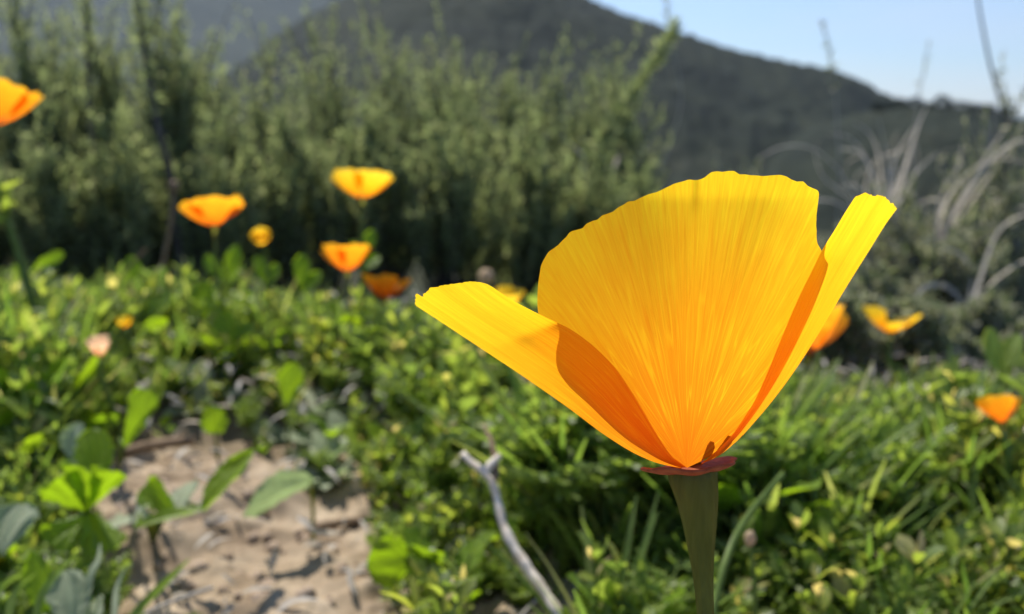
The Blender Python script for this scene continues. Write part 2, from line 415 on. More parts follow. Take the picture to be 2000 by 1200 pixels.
M['hill'] = hill_mat('chaparral_hill', [(0.22, (0.014, 0.018, 0.014)), (0.42, (0.026, 0.032, 0.022)), (0.6, (0.042, 0.045, 0.03)), (0.78, (0.08, 0.07, 0.05))], 0.05)
M['hill_far'] = hill_mat('far_hill', [(0.22, (0.03, 0.038, 0.028)), (0.5, (0.05, 0.058, 0.038)), (0.75, (0.10, 0.09, 0.06))], 0.012)

# ------------------------------------------------------------------ ground
DIRT = np.array([on_ground(*p)[:2] for p in [(205, 905), (250, 872), (380, 855), (500, 872), (600, 945), (700, 1005), (740, 1090), (770, 1260), (60, 1260), (170, 1120), (215, 1030)]])
def inside(poly, x, y):
    c = False; j = len(poly) - 1
    for i in range(len(poly)):
        xi, yi = poly[i]; xj, yj = poly[j]
        if (yi > y) != (yj > y) and x < (xj - xi) * (y - yi) / (yj - yi) + xi: c = not c
        j = i
    return c

def ground_noise(x, y, r):
    v = Vector((x, y, 0.3))
    near = 1 / (1 + (r / 1.2) ** 2)
    h = 0.015 * noise.noise(v * 14) * near
    c = noise.noise(v * 55 + Vector((3, 7, 1)))
    h += 0.0055 * near * max(c, -0.25)
    h += 0.0032 * near * noise.noise(v * 140) + 0.0016 * near * noise.noise(v * 330)
    far = min(r / 30, 1)
    h += far * 0.8 * noise.noise(v * 0.15) + 0.03 * min(r, 3) / 3 * noise.noise(v * 2.1)
    return h

def build_ground():
    fine = np.linspace(-42, 42, 320)
    coarse = np.linspace(42, 318, 70)[1:-1]
    ang = np.radians(np.r_[fine, coarse]); ang = np.r_[ang, ang[0] + 2 * math.pi]
    rad = np.r_[np.geomspace(0.02, 0.18, 12)[:-1], np.geomspace(0.18, 0.75, 200), np.geomspace(0.75, 12, 70)[1:], np.geomspace(12, 4000, 60)[1:]]
    V = np.zeros((len(rad), len(ang), 3))
    for i, r in enumerate(rad):
        X = r * np.sin(ang); Y = r * np.cos(ang)
        Z = gz(X, Y)
        Z = Z + np.array([ground_noise(x, y, r) for x, y in zip(X, Y)])
        Z[-1] = Z[0]
        V[i] = np.stack([X, Y, Z], -1)
    a = Acc(); a.add(V.reshape(-1, 3), grid(len(rad) - 1, len(ang) - 1))
    # close the small hole under the camera
    c = np.tile(np.array([0, 0, V[0, :, 2].mean()]), (len(ang), 1))
    a.add(np.stack([c, V[0]], 0).reshape(-1, 3), grid(1, len(ang) - 1))
    g = a.build('ground', M['soil'], kind='structure')
    return g
ground = build_ground()

def blob(r, seed, sub=2, rough=0.35, squash=0.75):
    import bmesh
    bm = bmesh.new(); bmesh.ops.create_icosphere(bm, subdivisions=sub, radius=1)
    for v in bm.verts:
        n = v.co.normalized()
        k = 1 + rough * noise.noise(n * 1.3 + Vector((seed, 1.7 * seed, 0))) + rough * 0.6 * noise.noise(n * 3.1 + Vector((0, seed, seed)))
        v.co = n * r * k; v.co.z *= squash
    me = bpy.data.meshes.new('clod'); bm.to_mesh(me); bm.free()
    for p in me.polygons: p.use_smooth = True
    return me
clod_meshes = [blob(1, s * 3.3) for s in range(7)]
for me in clod_meshes: me.materials.append(M['pebble'])
k = 0
while k < 60:
    px, py = random.uniform(190, 760), random.uniform(880, 1230)
    p = on_ground(px, py)
    if not inside(DIRT, p[0], p[1]): continue
    o = bpy.data.objects.new('clod', random.choice(clod_meshes)); COL.objects.link(o)
    r = random.choice([0.0009, 0.0011, 0.0013, 0.0016, 0.002, 0.0027, 0.0036])
    o.location = (p[0], p[1], ground_noise(p[0], p[1], math.hypot(p[0], p[1])) - r * 0.05)
    o.scale = (r, r, r); o.rotation_euler = (random.uniform(-.4, .4), random.uniform(-.4, .4), random.uniform(0, 6.28))
    o.parent = ground
    k += 1

# ------------------------------------------------------------------ hills
def build_hill(name, prof, d_ridge, d_foot, z_foot, bump, mat, nu=200, nv=70, back=None, label=None):
    pr = spline(np.array(prof, float), nu + 1)
    V = np.zeros((nv + 1, nu + 1, 3))
    nb = nv // 4
    for i in range(nu + 1):
        top = at(pr[i, 0], pr[i, 1], d_ridge)
        foot = np.array([top[0] * (d_foot / d_ridge) * 0.9, d_foot, z_foot])
        rear = np.array([top[0] * 1.15, d_ridge * 1.5, z_foot])
        for j in range(nv + 1):
            if j <= nv - nb:
                t = j / (nv - nb); p = foot + (top - foot) * t
                p[2] = z_foot + (top[2] - z_foot) * (math.sin(t * math.pi / 2) ** 1.25)
            else:
                t = (j - nv + nb) / nb; p = top + (rear - top) * t
                p[2] = top[2] + (z_foot - top[2]) * t * t
            q = Vector(p)
            fade = min(1, 3 * (1 - abs(1 - min(j / (nv - nb), 1)) * 0.6))
            ridge_soft = 0.45 if abs(j - (nv - nb)) < 2 else 1
            n = noise.fractal(q * (0.55 / bump), 0.9, 2.1, 5)
            g = noise.noise(q * (0.03 / bump * 1.5))
            p = p + np.array([0, 0, (bump * 0.7 * n + bump * 1.6 * g * (1 if j < nv - nb - 3 else 0.15)) * ridge_soft * fade])
            V[j, i] = p
    a = Acc(); a.add(V.reshape(-1, 3), grid(nv, nu))
    return a.build(name, mat, kind='structure')
build_hill('hill', [(200, 316), (300, 255), (380, 205), (430, 165), (480, 128), (560, 76), (640, 36), (700, 6), (800, -38), (950, -50), (1050, -20), (1110, 3), (1160, 20), (1200, 34), (1260, 50), (1330, 75), (1400, 95), (1500, 117), (1560, 127), (1640, 145), (1680, 160), (1720, 183), (1770, 207), (1860, 228), (1960, 262), (2100, 318)],
           240, 70, -14, 1.6, M['hill'], nu=260, nv=90)
build_hill('far_hill', [(-2300, 242), (-1500, 60), (-1000, -60), (-600, -160), (-200, -230), (200, -240), (500, -200), (800, -110), (1000, 0), (1200, 120), (1400, 242)],
           1500, 500, -22, 8, M['hill_far'], nu=120, nv=50)
build_hill('low_ridge', [(1350, 460), (1450, 375), (1550, 290), (1650, 236), (1760, 212), (1850, 210), (1930, 216), (1985, 232), (2060, 262), (2200, 340), (2350, 460)],
           110, 60, -15, 0.7, M['hill'], nu=120, nv=40)

# bushes on the low ridge
def crown_bush(i, px, py, d, w, h):
    p = at(px, py, d)
    t = empty('ridge_bush', p, 'dark rounded bush standing on the distant low ridge line', 'bush', 'bushes along the distant ridge')
    rng = np.random.default_rng(100 + i)
    st = Acc()
    for k in range(4):
        tip = p + np.array([rng.uniform(-.3, .3) * w, rng.uniform(-.2, .2) * w, h * rng.uniform(.6, .95)])
        st.add(*tube(spline([p - [0, 0, .5], p + (tip - p) * .5 + rng.normal(0, .05, 3) * h, tip], 6), np.linspace(.06, .02, 6), 5))
    st.build('trunk', M['bark'], t)
    n = 900
    u = unit(rng.normal(0, 1, (n, 3))); rr = rng.uniform(.35, 1, n) ** .5
    lump = np.array([1 + .35 * noise.noise(Vector(v) * 2.2 + Vector((i * 5.1, 0, 0))) for v in u])
    O = p + np.array([0, 0, h * .5]) + u * (rr * lump)[:, None] * np.array([w / 2, w / 2, h / 2])
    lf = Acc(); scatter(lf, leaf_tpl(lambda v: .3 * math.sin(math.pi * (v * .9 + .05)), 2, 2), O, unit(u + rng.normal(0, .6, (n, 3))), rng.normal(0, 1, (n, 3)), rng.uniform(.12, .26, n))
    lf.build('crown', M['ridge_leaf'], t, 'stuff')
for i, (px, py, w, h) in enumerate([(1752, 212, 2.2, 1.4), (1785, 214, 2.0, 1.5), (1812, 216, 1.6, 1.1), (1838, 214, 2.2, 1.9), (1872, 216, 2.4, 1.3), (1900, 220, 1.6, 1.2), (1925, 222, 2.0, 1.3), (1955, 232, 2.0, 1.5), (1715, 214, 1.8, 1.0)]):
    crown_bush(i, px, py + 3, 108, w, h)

# ------------------------------------------------------------------ shrubs
SAGE_TPL = leaf_tpl(lambda v: 0.09 + .04 * v, 1, 1, fold=0, curl=0.1)
def shrub(i, px, py, d, wpx, leaf_m, bark_m, name, label, cat, group, stems=28, per=200, ll=(0.0045, 0.0105), spike=0.35, low=.38):
    rng = np.random.default_rng(500 + i)
    top = at(px, py, d)
    bx, by = top[0] * 0.98, top[1]
    bz = float(gz(bx, by)) - 0.01
    H = max(top[2] - bz, 0.05); W = wpx / F * d / 2
    root = empty(name, (bx, by, bz), label, cat, group)
    B = np.array([bx, by, bz])
    st, lf = Acc(), Acc()
    for s in range(stems):
        a = rng.uniform(0, 2 * math.pi); q = math.sqrt(rng.uniform(0, 1))
        reach = W * q * np.array([math.cos(a), math.sin(a) * 0.8])
        hh = H * (1 - 0.45 * q * q) * rng.uniform(1 - spike, 1.0)
        if s == 0: hh, reach = H, reach * .2
        tip = B + np.array([reach[0], reach[1], hh])
        mid = B + np.array([reach[0] * .55, reach[1] * .55, hh * .5]) + rng.normal(0, .04, 3) * H
        P = spline([B + np.array([*(reach * .12), 0]), mid, tip + rng.normal(0, .02, 3) * H], 12)
        st.add(*tube(P, np.linspace(.0028, .0006, 12), 3, False))
        # side twigs
        pts = [P]
        for k in range(7):
            j = rng.integers(max(3, int(low * 11)), 11)
            dd = unit(P[j] - P[j - 1]) * .8 + unit(rng.normal(0, 1, 3)) * .75 + [0, 0, .35]
            Q = spline([P[j], P[j] + unit(dd) * H * rng.uniform(.06, .17), P[j] + unit(dd + [0, 0, .5]) * H * rng.uniform(.16, .28)], 6)
            st.add(*tube(Q[::5], np.linspace(.0013, .0004, 2), 3, False)); pts.append(Q)
        for c in pts:
            n = per if c is P else per // 5
            tt = rng.uniform(low if c is P else .1, 1, n) * (len(c) - 1)
            ii = np.minimum(tt.astype(int), len(c) - 2); f = (tt - ii)[:, None]
            O = c[ii] * (1 - f) + c[ii + 1] * f
            T = unit(c[ii + 1] - c[ii])
            D = unit(T * .7 + unit(rng.normal(0, 1, (n, 3))) * .9)
            scatter(lf, SAGE_TPL, O, D, rng.normal(0, 1, (n, 3)), rng.uniform(*ll, n))
    st.build('stems', bark_m, root, 'stuff')
    lf.build('foliage', leaf_m, root, 'stuff')
    return root

SAGE = 'feathery grey-green sage shrub in the thicket beyond the meadow'
back_row = [(15, -25, 1.15, 150), (95, 62, 1.3, 170), (172, -20, 1.25, 80), (290, -45, 1.15, 120), (400, 62, 1.35, 150), (510, 112, 1.35, 170), (615, 70, 1.45, 150), (740, 50, 1.5, 160), (850, 92, 1.45, 170), (905, 78, 1.6, 110), (985, 140, 1.5, 150), (1060, 116, 1.55, 150), (1150, 128, 1.5, 160), (1225, 100, 1.55, 100), (-130, 20, 1.2, 190), (-290, 60, 1.25, 210), (-450, 40, 1.3, 210)]
front_row = [(60, 235, 1.0, 230), (220, 215, 1.02, 220), (400, 215, 1.05, 230), (560, 205, 1.1, 230), (720, 205, 1.12, 240), (880, 215, 1.1, 240), (1030, 235, 1.12, 220), (1160, 270, 1.15, 170), (1250, 345, 1.1, 150), (-110, 240, 1.0, 220), (-280, 230, 1.0, 220)]
BACK_AT = ['behind the highest poppy', 'between the highest poppy and the thin dark stem', 'around the thin dark stem', 'around the thick dark woody stem', 'just right of the thick woody stem', 'above the small round yellow poppy', 'where the two hills cross', 'above the shallow yellow-rimmed poppy', 'broad, under the hill summit', 'narrow, under the hill summit', 'above the left petal of the main poppy', 'between the leaning green stem and the hill summit', 'at the foot of the leaning green stem', 'beside the leaning green stem', 'first outside the highest poppy', 'second outside the highest poppy', 'third outside the highest poppy']
FRONT_AT = ['under the highest poppy', 'left of the brown seed stalk', 'behind the wide tilted orange poppy', 'behind the small round yellow poppy', 'behind the shallow yellow-rimmed poppy', 'right of the shallow yellow-rimmed poppy', 'behind the left petal of the main poppy', 'below the two pale dry blades', 'against the rim of the main poppy', 'first outside the yellowish upright stem', 'second outside the yellowish upright stem']
for i, a in enumerate(back_row):
    shrub(i, *a, M['sage'], M['bark'], 'sage_shrub', 'tall grey-green sage shrub, ' + BACK_AT[i], 'shrub', 'tall sage shrubs at the back of the thicket', stems=36, per=180, spike=.28)
for i, a in enumerate(front_row):
    shrub(40 + i, *a, M['sage'], M['bark'], 'sage_shrub', 'shorter front sage shrub, ' + FRONT_AT[i], 'shrub', 'shorter sage shrubs at the front of the thicket')
brush_row = [(1980, 195, .95, 190), (1890, 300, .92, 190), (1995, 330, .84, 170), (1780, 370, .88, 220), (1650, 470, .82, 200), (1900, 440, .75, 220), (1720, 540, .66, 200), (1560, 420, 1.05, 200), (1440, 330, 1.35, 240), (1960, 580, .62, 180), (1830, 610, .6, 190), (1600, 640, .6, 160), (1700, 650, .56, 150), (1790, 665, .55, 150), (1650, 690, .53, 120)]
BRUSH_AT = ['at the foot of the tall dark bare stalk', 'between the curly tuft and the straight bleached blades', 'under the straight bleached blades', 'around the curly bleached tuft', 'against the right petal of the main poppy', 'around the small drooping tuft', 'behind the golden two-petalled poppy', 'above the gap between the front and right petals', 'on the slope behind the front petal rim', 'above the tall fresh green shoot', 'right of the golden two-petalled poppy', 'behind the half hidden orange poppy', 'at the foot of the golden two-petalled poppy', 'around the low sparse tuft', 'under the half hidden orange poppy']
for i, a in enumerate(brush_row):
    shrub(80 + i, *a, M['brush'], M['greybark'], 'brush_shrub', 'scraggly half dry grey brush ' + BRUSH_AT[i], 'shrub', 'dry brush beside the bleached grass', stems=24, per=130, ll=(.004, .010), spike=.5, low=.1)

# tall single stems rising out of the thicket
def stalk(name, pts, d, r, mat, label, cat, sprig=None, group=None, head=None, seed=0):
    P = spline([at(x, y, d) for x, y in pts], 22)
    b = P[0].copy()
    if len(pts) and b[2] > float(gz(b[0], b[1])):
        low = np.array([b[0], b[1], float(gz(b[0], b[1])) - .004])
        P = np.vstack([spline([low, (low + b) / 2 + [0.004, 0, 0], b], 8)[:-1], P])
    root = empty(name, P[0], label, cat, group)
    a = Acc(); a.add(*tube(P, np.linspace(r, r * .5, len(P)), 6)); a.build('stem', mat, root)
    rng = np.random.default_rng(seed + 900)
    if sprig:
        m, n, lo, hi, l0, l1 = sprig
        t = rng.uniform(lo, hi, n) * (len(P) - 1); ii = np.minimum(t.astype(int), len(P) - 2)
        T = unit(P[ii + 1] - P[ii]); lf = Acc()
        scatter(lf, leaf_tpl(lambda v: .13 * math.sin(math.pi * (.1 + .85 * v)), 3, 2), P[ii], T * .8 + unit(rng.normal(0, 1, (n, 3))), rng.normal(0, 1, (n, 3)), rng.uniform(l0, l1, n))
        lf.build('foliage', m, root, 'stuff')
    if head:
        m, hr = head
        me = blob(hr, 4.2 + seed, 2, .3, 1.3); me.materials.append(m)
        o = bpy.data.objects.new('seed_head', me); COL.objects.link(o); o.location = P[-1]
        o.parent = root; o.matrix_parent_inverse = parent_inv(root)
    return root
stalk('woody_shoot', [(330, 330), (312, 262), (290, 150), (276, 60), (262, -40)], 1.02, .0052, M['bark'], 'thick dark woody stem rising through the sage above the brown seed stalk', 'stem', (M['sage'], 160, .45, 1, .008, .016), seed=1)
stalk('woody_shoot', [(178, 260), (172, 160), (170, 60), (166, -40)], 1.05, .0035, M['bark'], 'straight thin dark stem with sparse leaves standing clear of the sage tops', 'stem', (M['sage'], 120, .4, 1, .007, .014), seed=2)
stalk('green_shoot', [(1130, 330), (1200, 230), (1270, 130), (1325, 40)], 1.4, .003, M['stem_green'], 'leafy green stem leaning across the dark hill toward the sky', 'stem', (M['sage'], 420, .35, 1, .012, .022), seed=3)
stalk('thin_shoot', [(1290, 330), (1330, 200), (1310, 80), (1298, -20)], 1.9, .0015, M['greybark'], 'faint thin stem crossing the ridge beside the leaning green stem', 'stem', (M['brush'], 60, .8, 1, .008, .014), seed=31)
stalk('dry_grass_stalk', [(1640, 330), (1632, 190), (1622, 110), (1604, 38)], 1.3, .0013, M['greybark'], 'grey seeded grass stalk standing against the sky above the hill slope', 'stalk', (M['brush'], 70, .65, 1, .006, .012), seed=4)
stalk('dry_grass_stalk', [(1975, 260), (1958, 205), (1935, 130), (1915, 30), (1905, -40)], 1.0, .0022, M['bark'], 'tall dark bare stalk curving up across the open sky', 'stalk', seed=5)
stalk('dry_grass_stalk', [(1780, 330), (1795, 190), (1806, 130), (1816, 78)], 1.4, .0012, M['greybark'], 'thin pale stalk rising from the ridge bushes into the sky', 'stalk', (M['brush'], 26, .7, 1, .006, .012), seed=6)
stalk('dry_grass_stalk', [(1930, 330), (1945, 200), (1955, 130), (1962, 95)], 1.4, .0011, M['greybark'], 'short faint seed stalk close behind the tall dark bare stalk', 'stalk', (M['brush'], 26, .75, 1, .006, .012), seed=7)
stalk('seed_stalk', [(305, 600), (318, 520), (333, 440), (341, 365)], .56, .0022, M['drystalk'], 'brown dry stalk with a small round head left of the wide orange poppy', 'stalk', head=(M['drystalk'], .0032), seed=8)
stalk('dry_stalk', [(150, 660), (205, 590), (245, 530), (285, 488)], .5, .0013, M['drystalk'], 'thin slanting brown stalk crossing the leaves below the seed stalk', 'stalk', seed=9)
stalk('green_shoot', [(55, 560), (38, 500), (18, 440), (2, 390), (-8, 360)], .46, .0026, M['stem_green'], 'yellowish upright stem with a green leafy tip under the highest poppy', 'stem', (M['herb'], 26, .7, 1, .008, .018), seed=10)

# bleached grass tufts on the right
BLADE = leaf_tpl(lambda v: 1, 1, 1)
def ribbon(P, w, twist=0.6, seed=0):
    P = np.asarray(P); n = len(P); rng = np.random.default_rng(seed)
    T = unit(np.gradient(P, axis=0)); side = unit(np.cross(T, FWD + rng.normal(0, .25, 3)))
    nor = np.cross(T, side); a = np.linspace(0, twist, n)[:, None]
    sd_ = side * np.cos(a) + nor * np.sin(a)
    ww = w * np.clip(np.minimum(np.linspace(.6, 1, n) * 1.2, 1.6 * (1.02 - np.linspace(0, 1, n)) ** .6), .08, 1)[:, None]
    V = np.stack([P - sd_ * ww, P + np.cross(T, sd_) * ww * .25, P + sd_ * ww], 1)
    UV = np.stack(np.meshgrid(np.linspace(0, 1, 3), np.linspace(0, 1, n)), -1).reshape(-1, 2)
    return V.reshape(-1, 3), grid(n - 1, 2), UV
def tuft(base_px, d, blades, label, w=.0029, seed=0):
    b = at(*base_px, d); b = np.array([b[0], b[1], float(gz(b[0], b[1]))])
    root = empty('dry_grass_tuft', b, label, 'grass', 'bleached dry grass tufts')
    for k, pts in enumerate(blades):
        P = [at(x, y, d + .02 * math.sin(k * 2.3 + i)) for i, (x, y) in enumerate(pts)]
        P = [b + np.array([.01 * math.sin(k * 1.9), .01 * math.cos(k * 2.7), -.003])] + P
        a = Acc(); a.add(*ribbon(spline(P, 22), w * (0.8 + .4 * math.sin(k * 5.1) ** 2), .9, seed + k)); a.build('blade', M['straw'], root)
tuft((1700, 640), .98, [[(1700, 470), (1650, 350), (1590, 292), (1530, 286), (1480, 310)], [(1722, 440), (1718, 320), (1700, 262), (1668, 240)], [(1735, 430), (1732, 320), (1722, 260), (1712, 222)], [(1728, 420), (1742, 330), (1760, 285), (1788, 246)], [(1740, 430), (1770, 320), (1795, 240), (1812, 205)], [(1690, 450), (1650, 365), (1655, 318), (1690, 302)], [(1700, 430), (1690, 370), (1705, 318), (1740, 300), (1780, 290)], [(1715, 450), (1690, 390), (1670, 360), (1640, 366)], [(1690, 470), (1660, 390), (1610, 350), (1592, 300), (1600, 270)], [(1730, 450), (1765, 380), (1790, 330), (1790, 268)], [(1710, 430), (1705, 350), (1680, 300), (1640, 290)], [(1735, 420), (1750, 340), (1740, 290), (1755, 255)], [(1700, 440), (1672, 400), (1668, 350), (1690, 330)], [(1745, 440), (1790, 400), (1830, 390), (1860, 410)], [(1720, 430), (1700, 330), (1660, 270), (1610, 262)], [(1690, 450), (1640, 400), (1600, 390), (1570, 405)], [(1740, 440), (1780, 350), (1830, 300), (1880, 290)]], 'curly tuft of bleached grass arching over beside the big flower', seed=10)
tuft((1840, 640), .9, [[(1836, 470), (1880, 380), (1930, 300), (1972, 238)], [(1850, 480), (1900, 390), (1950, 320), (1990, 262)], [(1840, 500), (1900, 450), (1960, 420), (2030, 392)], [(1845, 490), (1880, 440), (1950, 390), (2020, 372)], [(1830, 470), (1850, 390), (1900, 330), (1960, 310), (2010, 320)], [(1820, 480), (1808, 420), (1790, 385), (1760, 370)], [(1850, 470), (1890, 430), (1940, 430), (1980, 460)], [(1845, 470), (1900, 360), (1960, 290), (2010, 270)], [(1830, 460), (1840, 380), (1870, 330), (1880, 280)]], 'spray of long straight bleached grass blades leaning away to the right', seed=30)
tuft((1890, 700), .72, [[(1890, 600), (1898, 540), (1880, 500), (1838, 482)], [(1895, 600), (1930, 560), (1980, 520), (2030, 500)], [(1900, 590), (1940, 470), (1975, 430), (2020, 415)], [(1880, 600), (1850, 560), (1810, 560), (1780, 590)]], 'small drooping tuft of bleached grass above the two-petalled poppy', seed=50)
tuft((1730, 800), .62, [[(1730, 720), (1745, 690), (1790, 690), (1850, 702), (1890, 720)], [(1720, 730), (1700, 690), (1660, 670), (1630, 690)], [(1725, 740), (1740, 640), (1770, 590), (1800, 580)]], 'low sparse tuft of thin bleached grass at the meadow edge', w=.0013, seed=70)
tuft((1150, 400), 1.35, [[(1140, 330), (1120, 290), (1106, 275)], [(1200, 330), (1215, 310), (1208, 290)]], 'two pale dry blades showing against the sage beside the dark hill', w=.0035, seed=90)

# ------------------------------------------------------------------ meadow plants
OBO = leaf_tpl(lambda v: .27 * (math.sin(math.pi * min(v, 1) ** 1.5) ** .8 if 0 < v < 1 else 0) + .03 * (1 - v), 4, 2, fold=.25, curl=.2)
LAN = leaf_tpl(lambda v: .15 * math.sin(math.pi * (.06 + .92 * v)) ** .8, 3, 2, fold=.35, curl=.35)
PIN = leaf_tpl(lambda v: .10 + .05 * v, 1, 1, fold=0, curl=.1)
GRA = leaf_tpl(lambda v: .03 * (1 - v) ** .6 + .001, 6, 2, fold=.5, curl=.3)
OBL = leaf_tpl(lambda v: .20 * math.sin(math.pi * (.04 + .94 * v ** 1.2)) ** .7, 7, 4, fold=.2, curl=.35, wave=.12)

def fern_mesh(seed, h=.06, fronds=15):
    rng = np.random.default_rng(seed); lf, st = Acc(), Acc()
    for f in range(fronds):
        a = rng.uniform(0, 6.28); out_ = rng.uniform(.15, .8)
        Lh = h * rng.uniform(.6, 1.1)
        dirn = np.array([math.cos(a), math.sin(a), 0])
        P = spline([[0, 0, 0], dirn * Lh * .25 * out_ + [0, 0, Lh * .5], dirn * Lh * .75 * out_ + [0, 0, Lh * (1 - .25 * out_)]], 10)
        st.add(*tube(P[::3], np.linspace(.0007, .0003, 4), 3, False))
        side = np.cross(unit(P[-1] - P[0]), [0, 0, 1.]) + rng.normal(0, .1, 3)
        for j in range(3, 10):
            T = unit(P[j] - P[j - 1])
            for s in (-1, 1):
                pl = h * .24 * (1.15 - abs(j - 5.5) / 6)
                pd = unit(T * .7 + s * unit(side) + rng.normal(0, .15, 3))
                O = [P[j] + pd * pl * q for q in (0, .3, .3, .6, .6, .8)]
                sx = np.cross(pd, rng.normal(0, 1, 3) + [0, 0, 1.5])
                D = [pd, pd + unit(sx) * .9, pd - unit(sx) * .9, pd + unit(sx) * .7, pd - unit(sx) * .7, pd]
                scatter(lf, PIN, O, D, rng.normal(0, .5, (6, 3)) + [0, 0, 1], pl * np.array([.6, .5, .5, .42, .42, .4]), 1.5)
    return lf.mesh('fern_foliage', M['fern']), st.mesh('fern_stems', M['stem_green'])

def herb_mesh(seed, h=.05, stems=10):
    rng = np.random.default_rng(seed); lf, st = Acc(), Acc()
    for s in range(stems):
        a = rng.uniform(0, 6.28); o = rng.uniform(.05, .55); Lh = h * rng.uniform(.45, 1.1)
        d = np.array([math.cos(a) * o, math.sin(a) * o, 1.0])
        P = spline([[0, 0, 0], unit(d) * Lh * .5 + rng.normal(0, .002, 3), unit(d + [0, 0, .4]) * Lh], 9)
        st.add(*tube(P[::2], np.linspace(.0009, .0005, 5), 3, False))
        for j in range(1, 9):
            n = 2 if j < 8 else 5
            ph = rng.uniform(0, 6.28)
            for q in range(n):
                aa = ph + q * 6.28 / n
                D = np.array([math.cos(aa), math.sin(aa), rng.uniform(.5, 3.2)])
                scatter(lf, OBO if rng.random() < .5 else LAN, [P[j]], [D], [rng.normal(0, .4, 3) + [0, 0, 1]], rng.uniform(.10, .25) * h, rng.uniform(.75, 1.15))
    return lf.mesh('herb_foliage', M['herb']), st.mesh('herb_stems', M['stem_green'])

def grass_mesh(seed, h=.06, n=26):
    rng = np.random.default_rng(seed); lf = Acc()
    a = rng.uniform(0, 6.28, n); o = rng.uniform(.02, .45, n)
    D = np.stack([np.cos(a) * o, np.sin(a) * o, np.ones(n)], -1)
    O = np.stack([np.cos(a), np.sin(a), a * 0], -1) * rng.uniform(0, .008, n)[:, None]
    N = np.stack([-np.cos(a), -np.sin(a), np.full(n, .6)], -1) * 1.0
    scatter(lf, GRA, O, D, N, h * rng.uniform(.5, 1.15, n), rng.uniform(.7, 1.4, n))
    return lf.mesh('grass_blades', M['grass']), None

def silver_mesh(seed, h=.035, n=14):
    rng = np.random.default_rng(seed); lf = Acc()
    a = np.arange(n) * 2.4 + rng.uniform(0, 1, n); o = rng.uniform(.5, 2.2, n)
    D = np.stack([np.cos(a) * o, np.sin(a) * o, np.ones(n)], -1)
    scatter(lf, OBL, np.zeros((n, 3)), D, np.stack([-np.cos(a), -np.sin(a), np.full(n, 1.2)], -1), h * rng.uniform(.6, 1.1, n), rng.uniform(.9, 1.3, n))
    return lf.mesh('silver_leaves', M['silver']), None

RND = leaf_tpl(lambda v: .46 * math.sqrt(max(1 - (2 * v ** .8 - 1) ** 2, 0)) * (1 + .05 * math.cos(v * 26)), 8, 4, fold=.18, curl=.15, wave=.08)
def broad_mesh(seed, h=.04, n=6):
    rng = np.random.default_rng(seed); lf, st = Acc(), Acc()
    for k in range(n):
        a = k * 2.4 + rng.uniform(0, .8); o = rng.uniform(.2, .8); Lh = h * rng.uniform(.35, .75)
        d = np.array([math.cos(a) * o, math.sin(a) * o, 1.0])
        P = spline([[0, 0, 0], unit(d) * Lh * .5, unit(d + [0, 0, .3]) * Lh], 7)
        st.add(*tube(P, np.linspace(.0008, .0005, 7), 4, False))
        D = np.array([math.cos(a) * .6, math.sin(a) * .6, rng.uniform(.3, 1.4)])
        scatter(lf, RND, [P[-1]], [D], [np.array([-math.cos(a), -math.sin(a), .8]) + rng.normal(0, .4, 3)], rng.uniform(.24, .42) * h, rng.uniform(.7, 1.1))
    return lf.mesh('broad_foliage', M['mallow']), st.mesh('broad_stems', M['stem_green'])

KINDS = {
    'round_leaf_herb': ([broad_mesh(s) for s in range(41, 46)], .035, '', 'herb', 'round-leaved herbs in the meadow'),
    'feathery_herb': ([fern_mesh(s) for s in range(1, 6)], .06, 'feathery light green herb with finely cut leaves in the meadow', 'herb', 'feathery herbs in the meadow'),
    'leafy_herb': ([herb_mesh(s) for s in range(11, 17)], .05, 'leafy green herb with small rounded leaves in the meadow', 'herb', 'small-leaved herbs in the meadow'),
    'grass_tuft': ([grass_mesh(s) for s in range(21, 25)], .05, 'tuft of fresh green grass blades growing in the meadow', 'grass', 'green grass tufts in the meadow'),
    'silvery_rosette': ([silver_mesh(s) for s in range(31, 34)], .03, 'low rosette of pale silvery leaves near the bare soil', 'herb', 'silvery rosettes near the bare soil'),
}
def plant(kind, x, y, h, rz=None, label=None, seed=None):
    meshes, h0, lab, cat, grp = KINDS[kind]
    lf, st = meshes[random.randrange(len(meshes))]
    s = h / h0
    root = bpy.data.objects.new(kind, None); root.empty_display_size = .01; COL.objects.link(root)
    root.location = (x, y, float(gz(x, y)) + ground_noise(x, y, math.hypot(x, y)) - .002)
    root.rotation_euler = (random.uniform(-.15, .15), random.uniform(-.15, .15), random.uniform(0, 6.28) if rz is None else rz)
    root.scale = (s * random.uniform(.9, 1.2),) * 2 + (s,)
    tag(root, label or near_label(kind, x, y), cat, grp)
    o = bpy.data.objects.new('foliage', lf); COL.objects.link(o); o.parent = root; o['kind'] = 'stuff'
    if st:
        o = bpy.data.objects.new('stems', st); COL.objects.link(o); o.parent = root; o['kind'] = 'stuff'
    return root

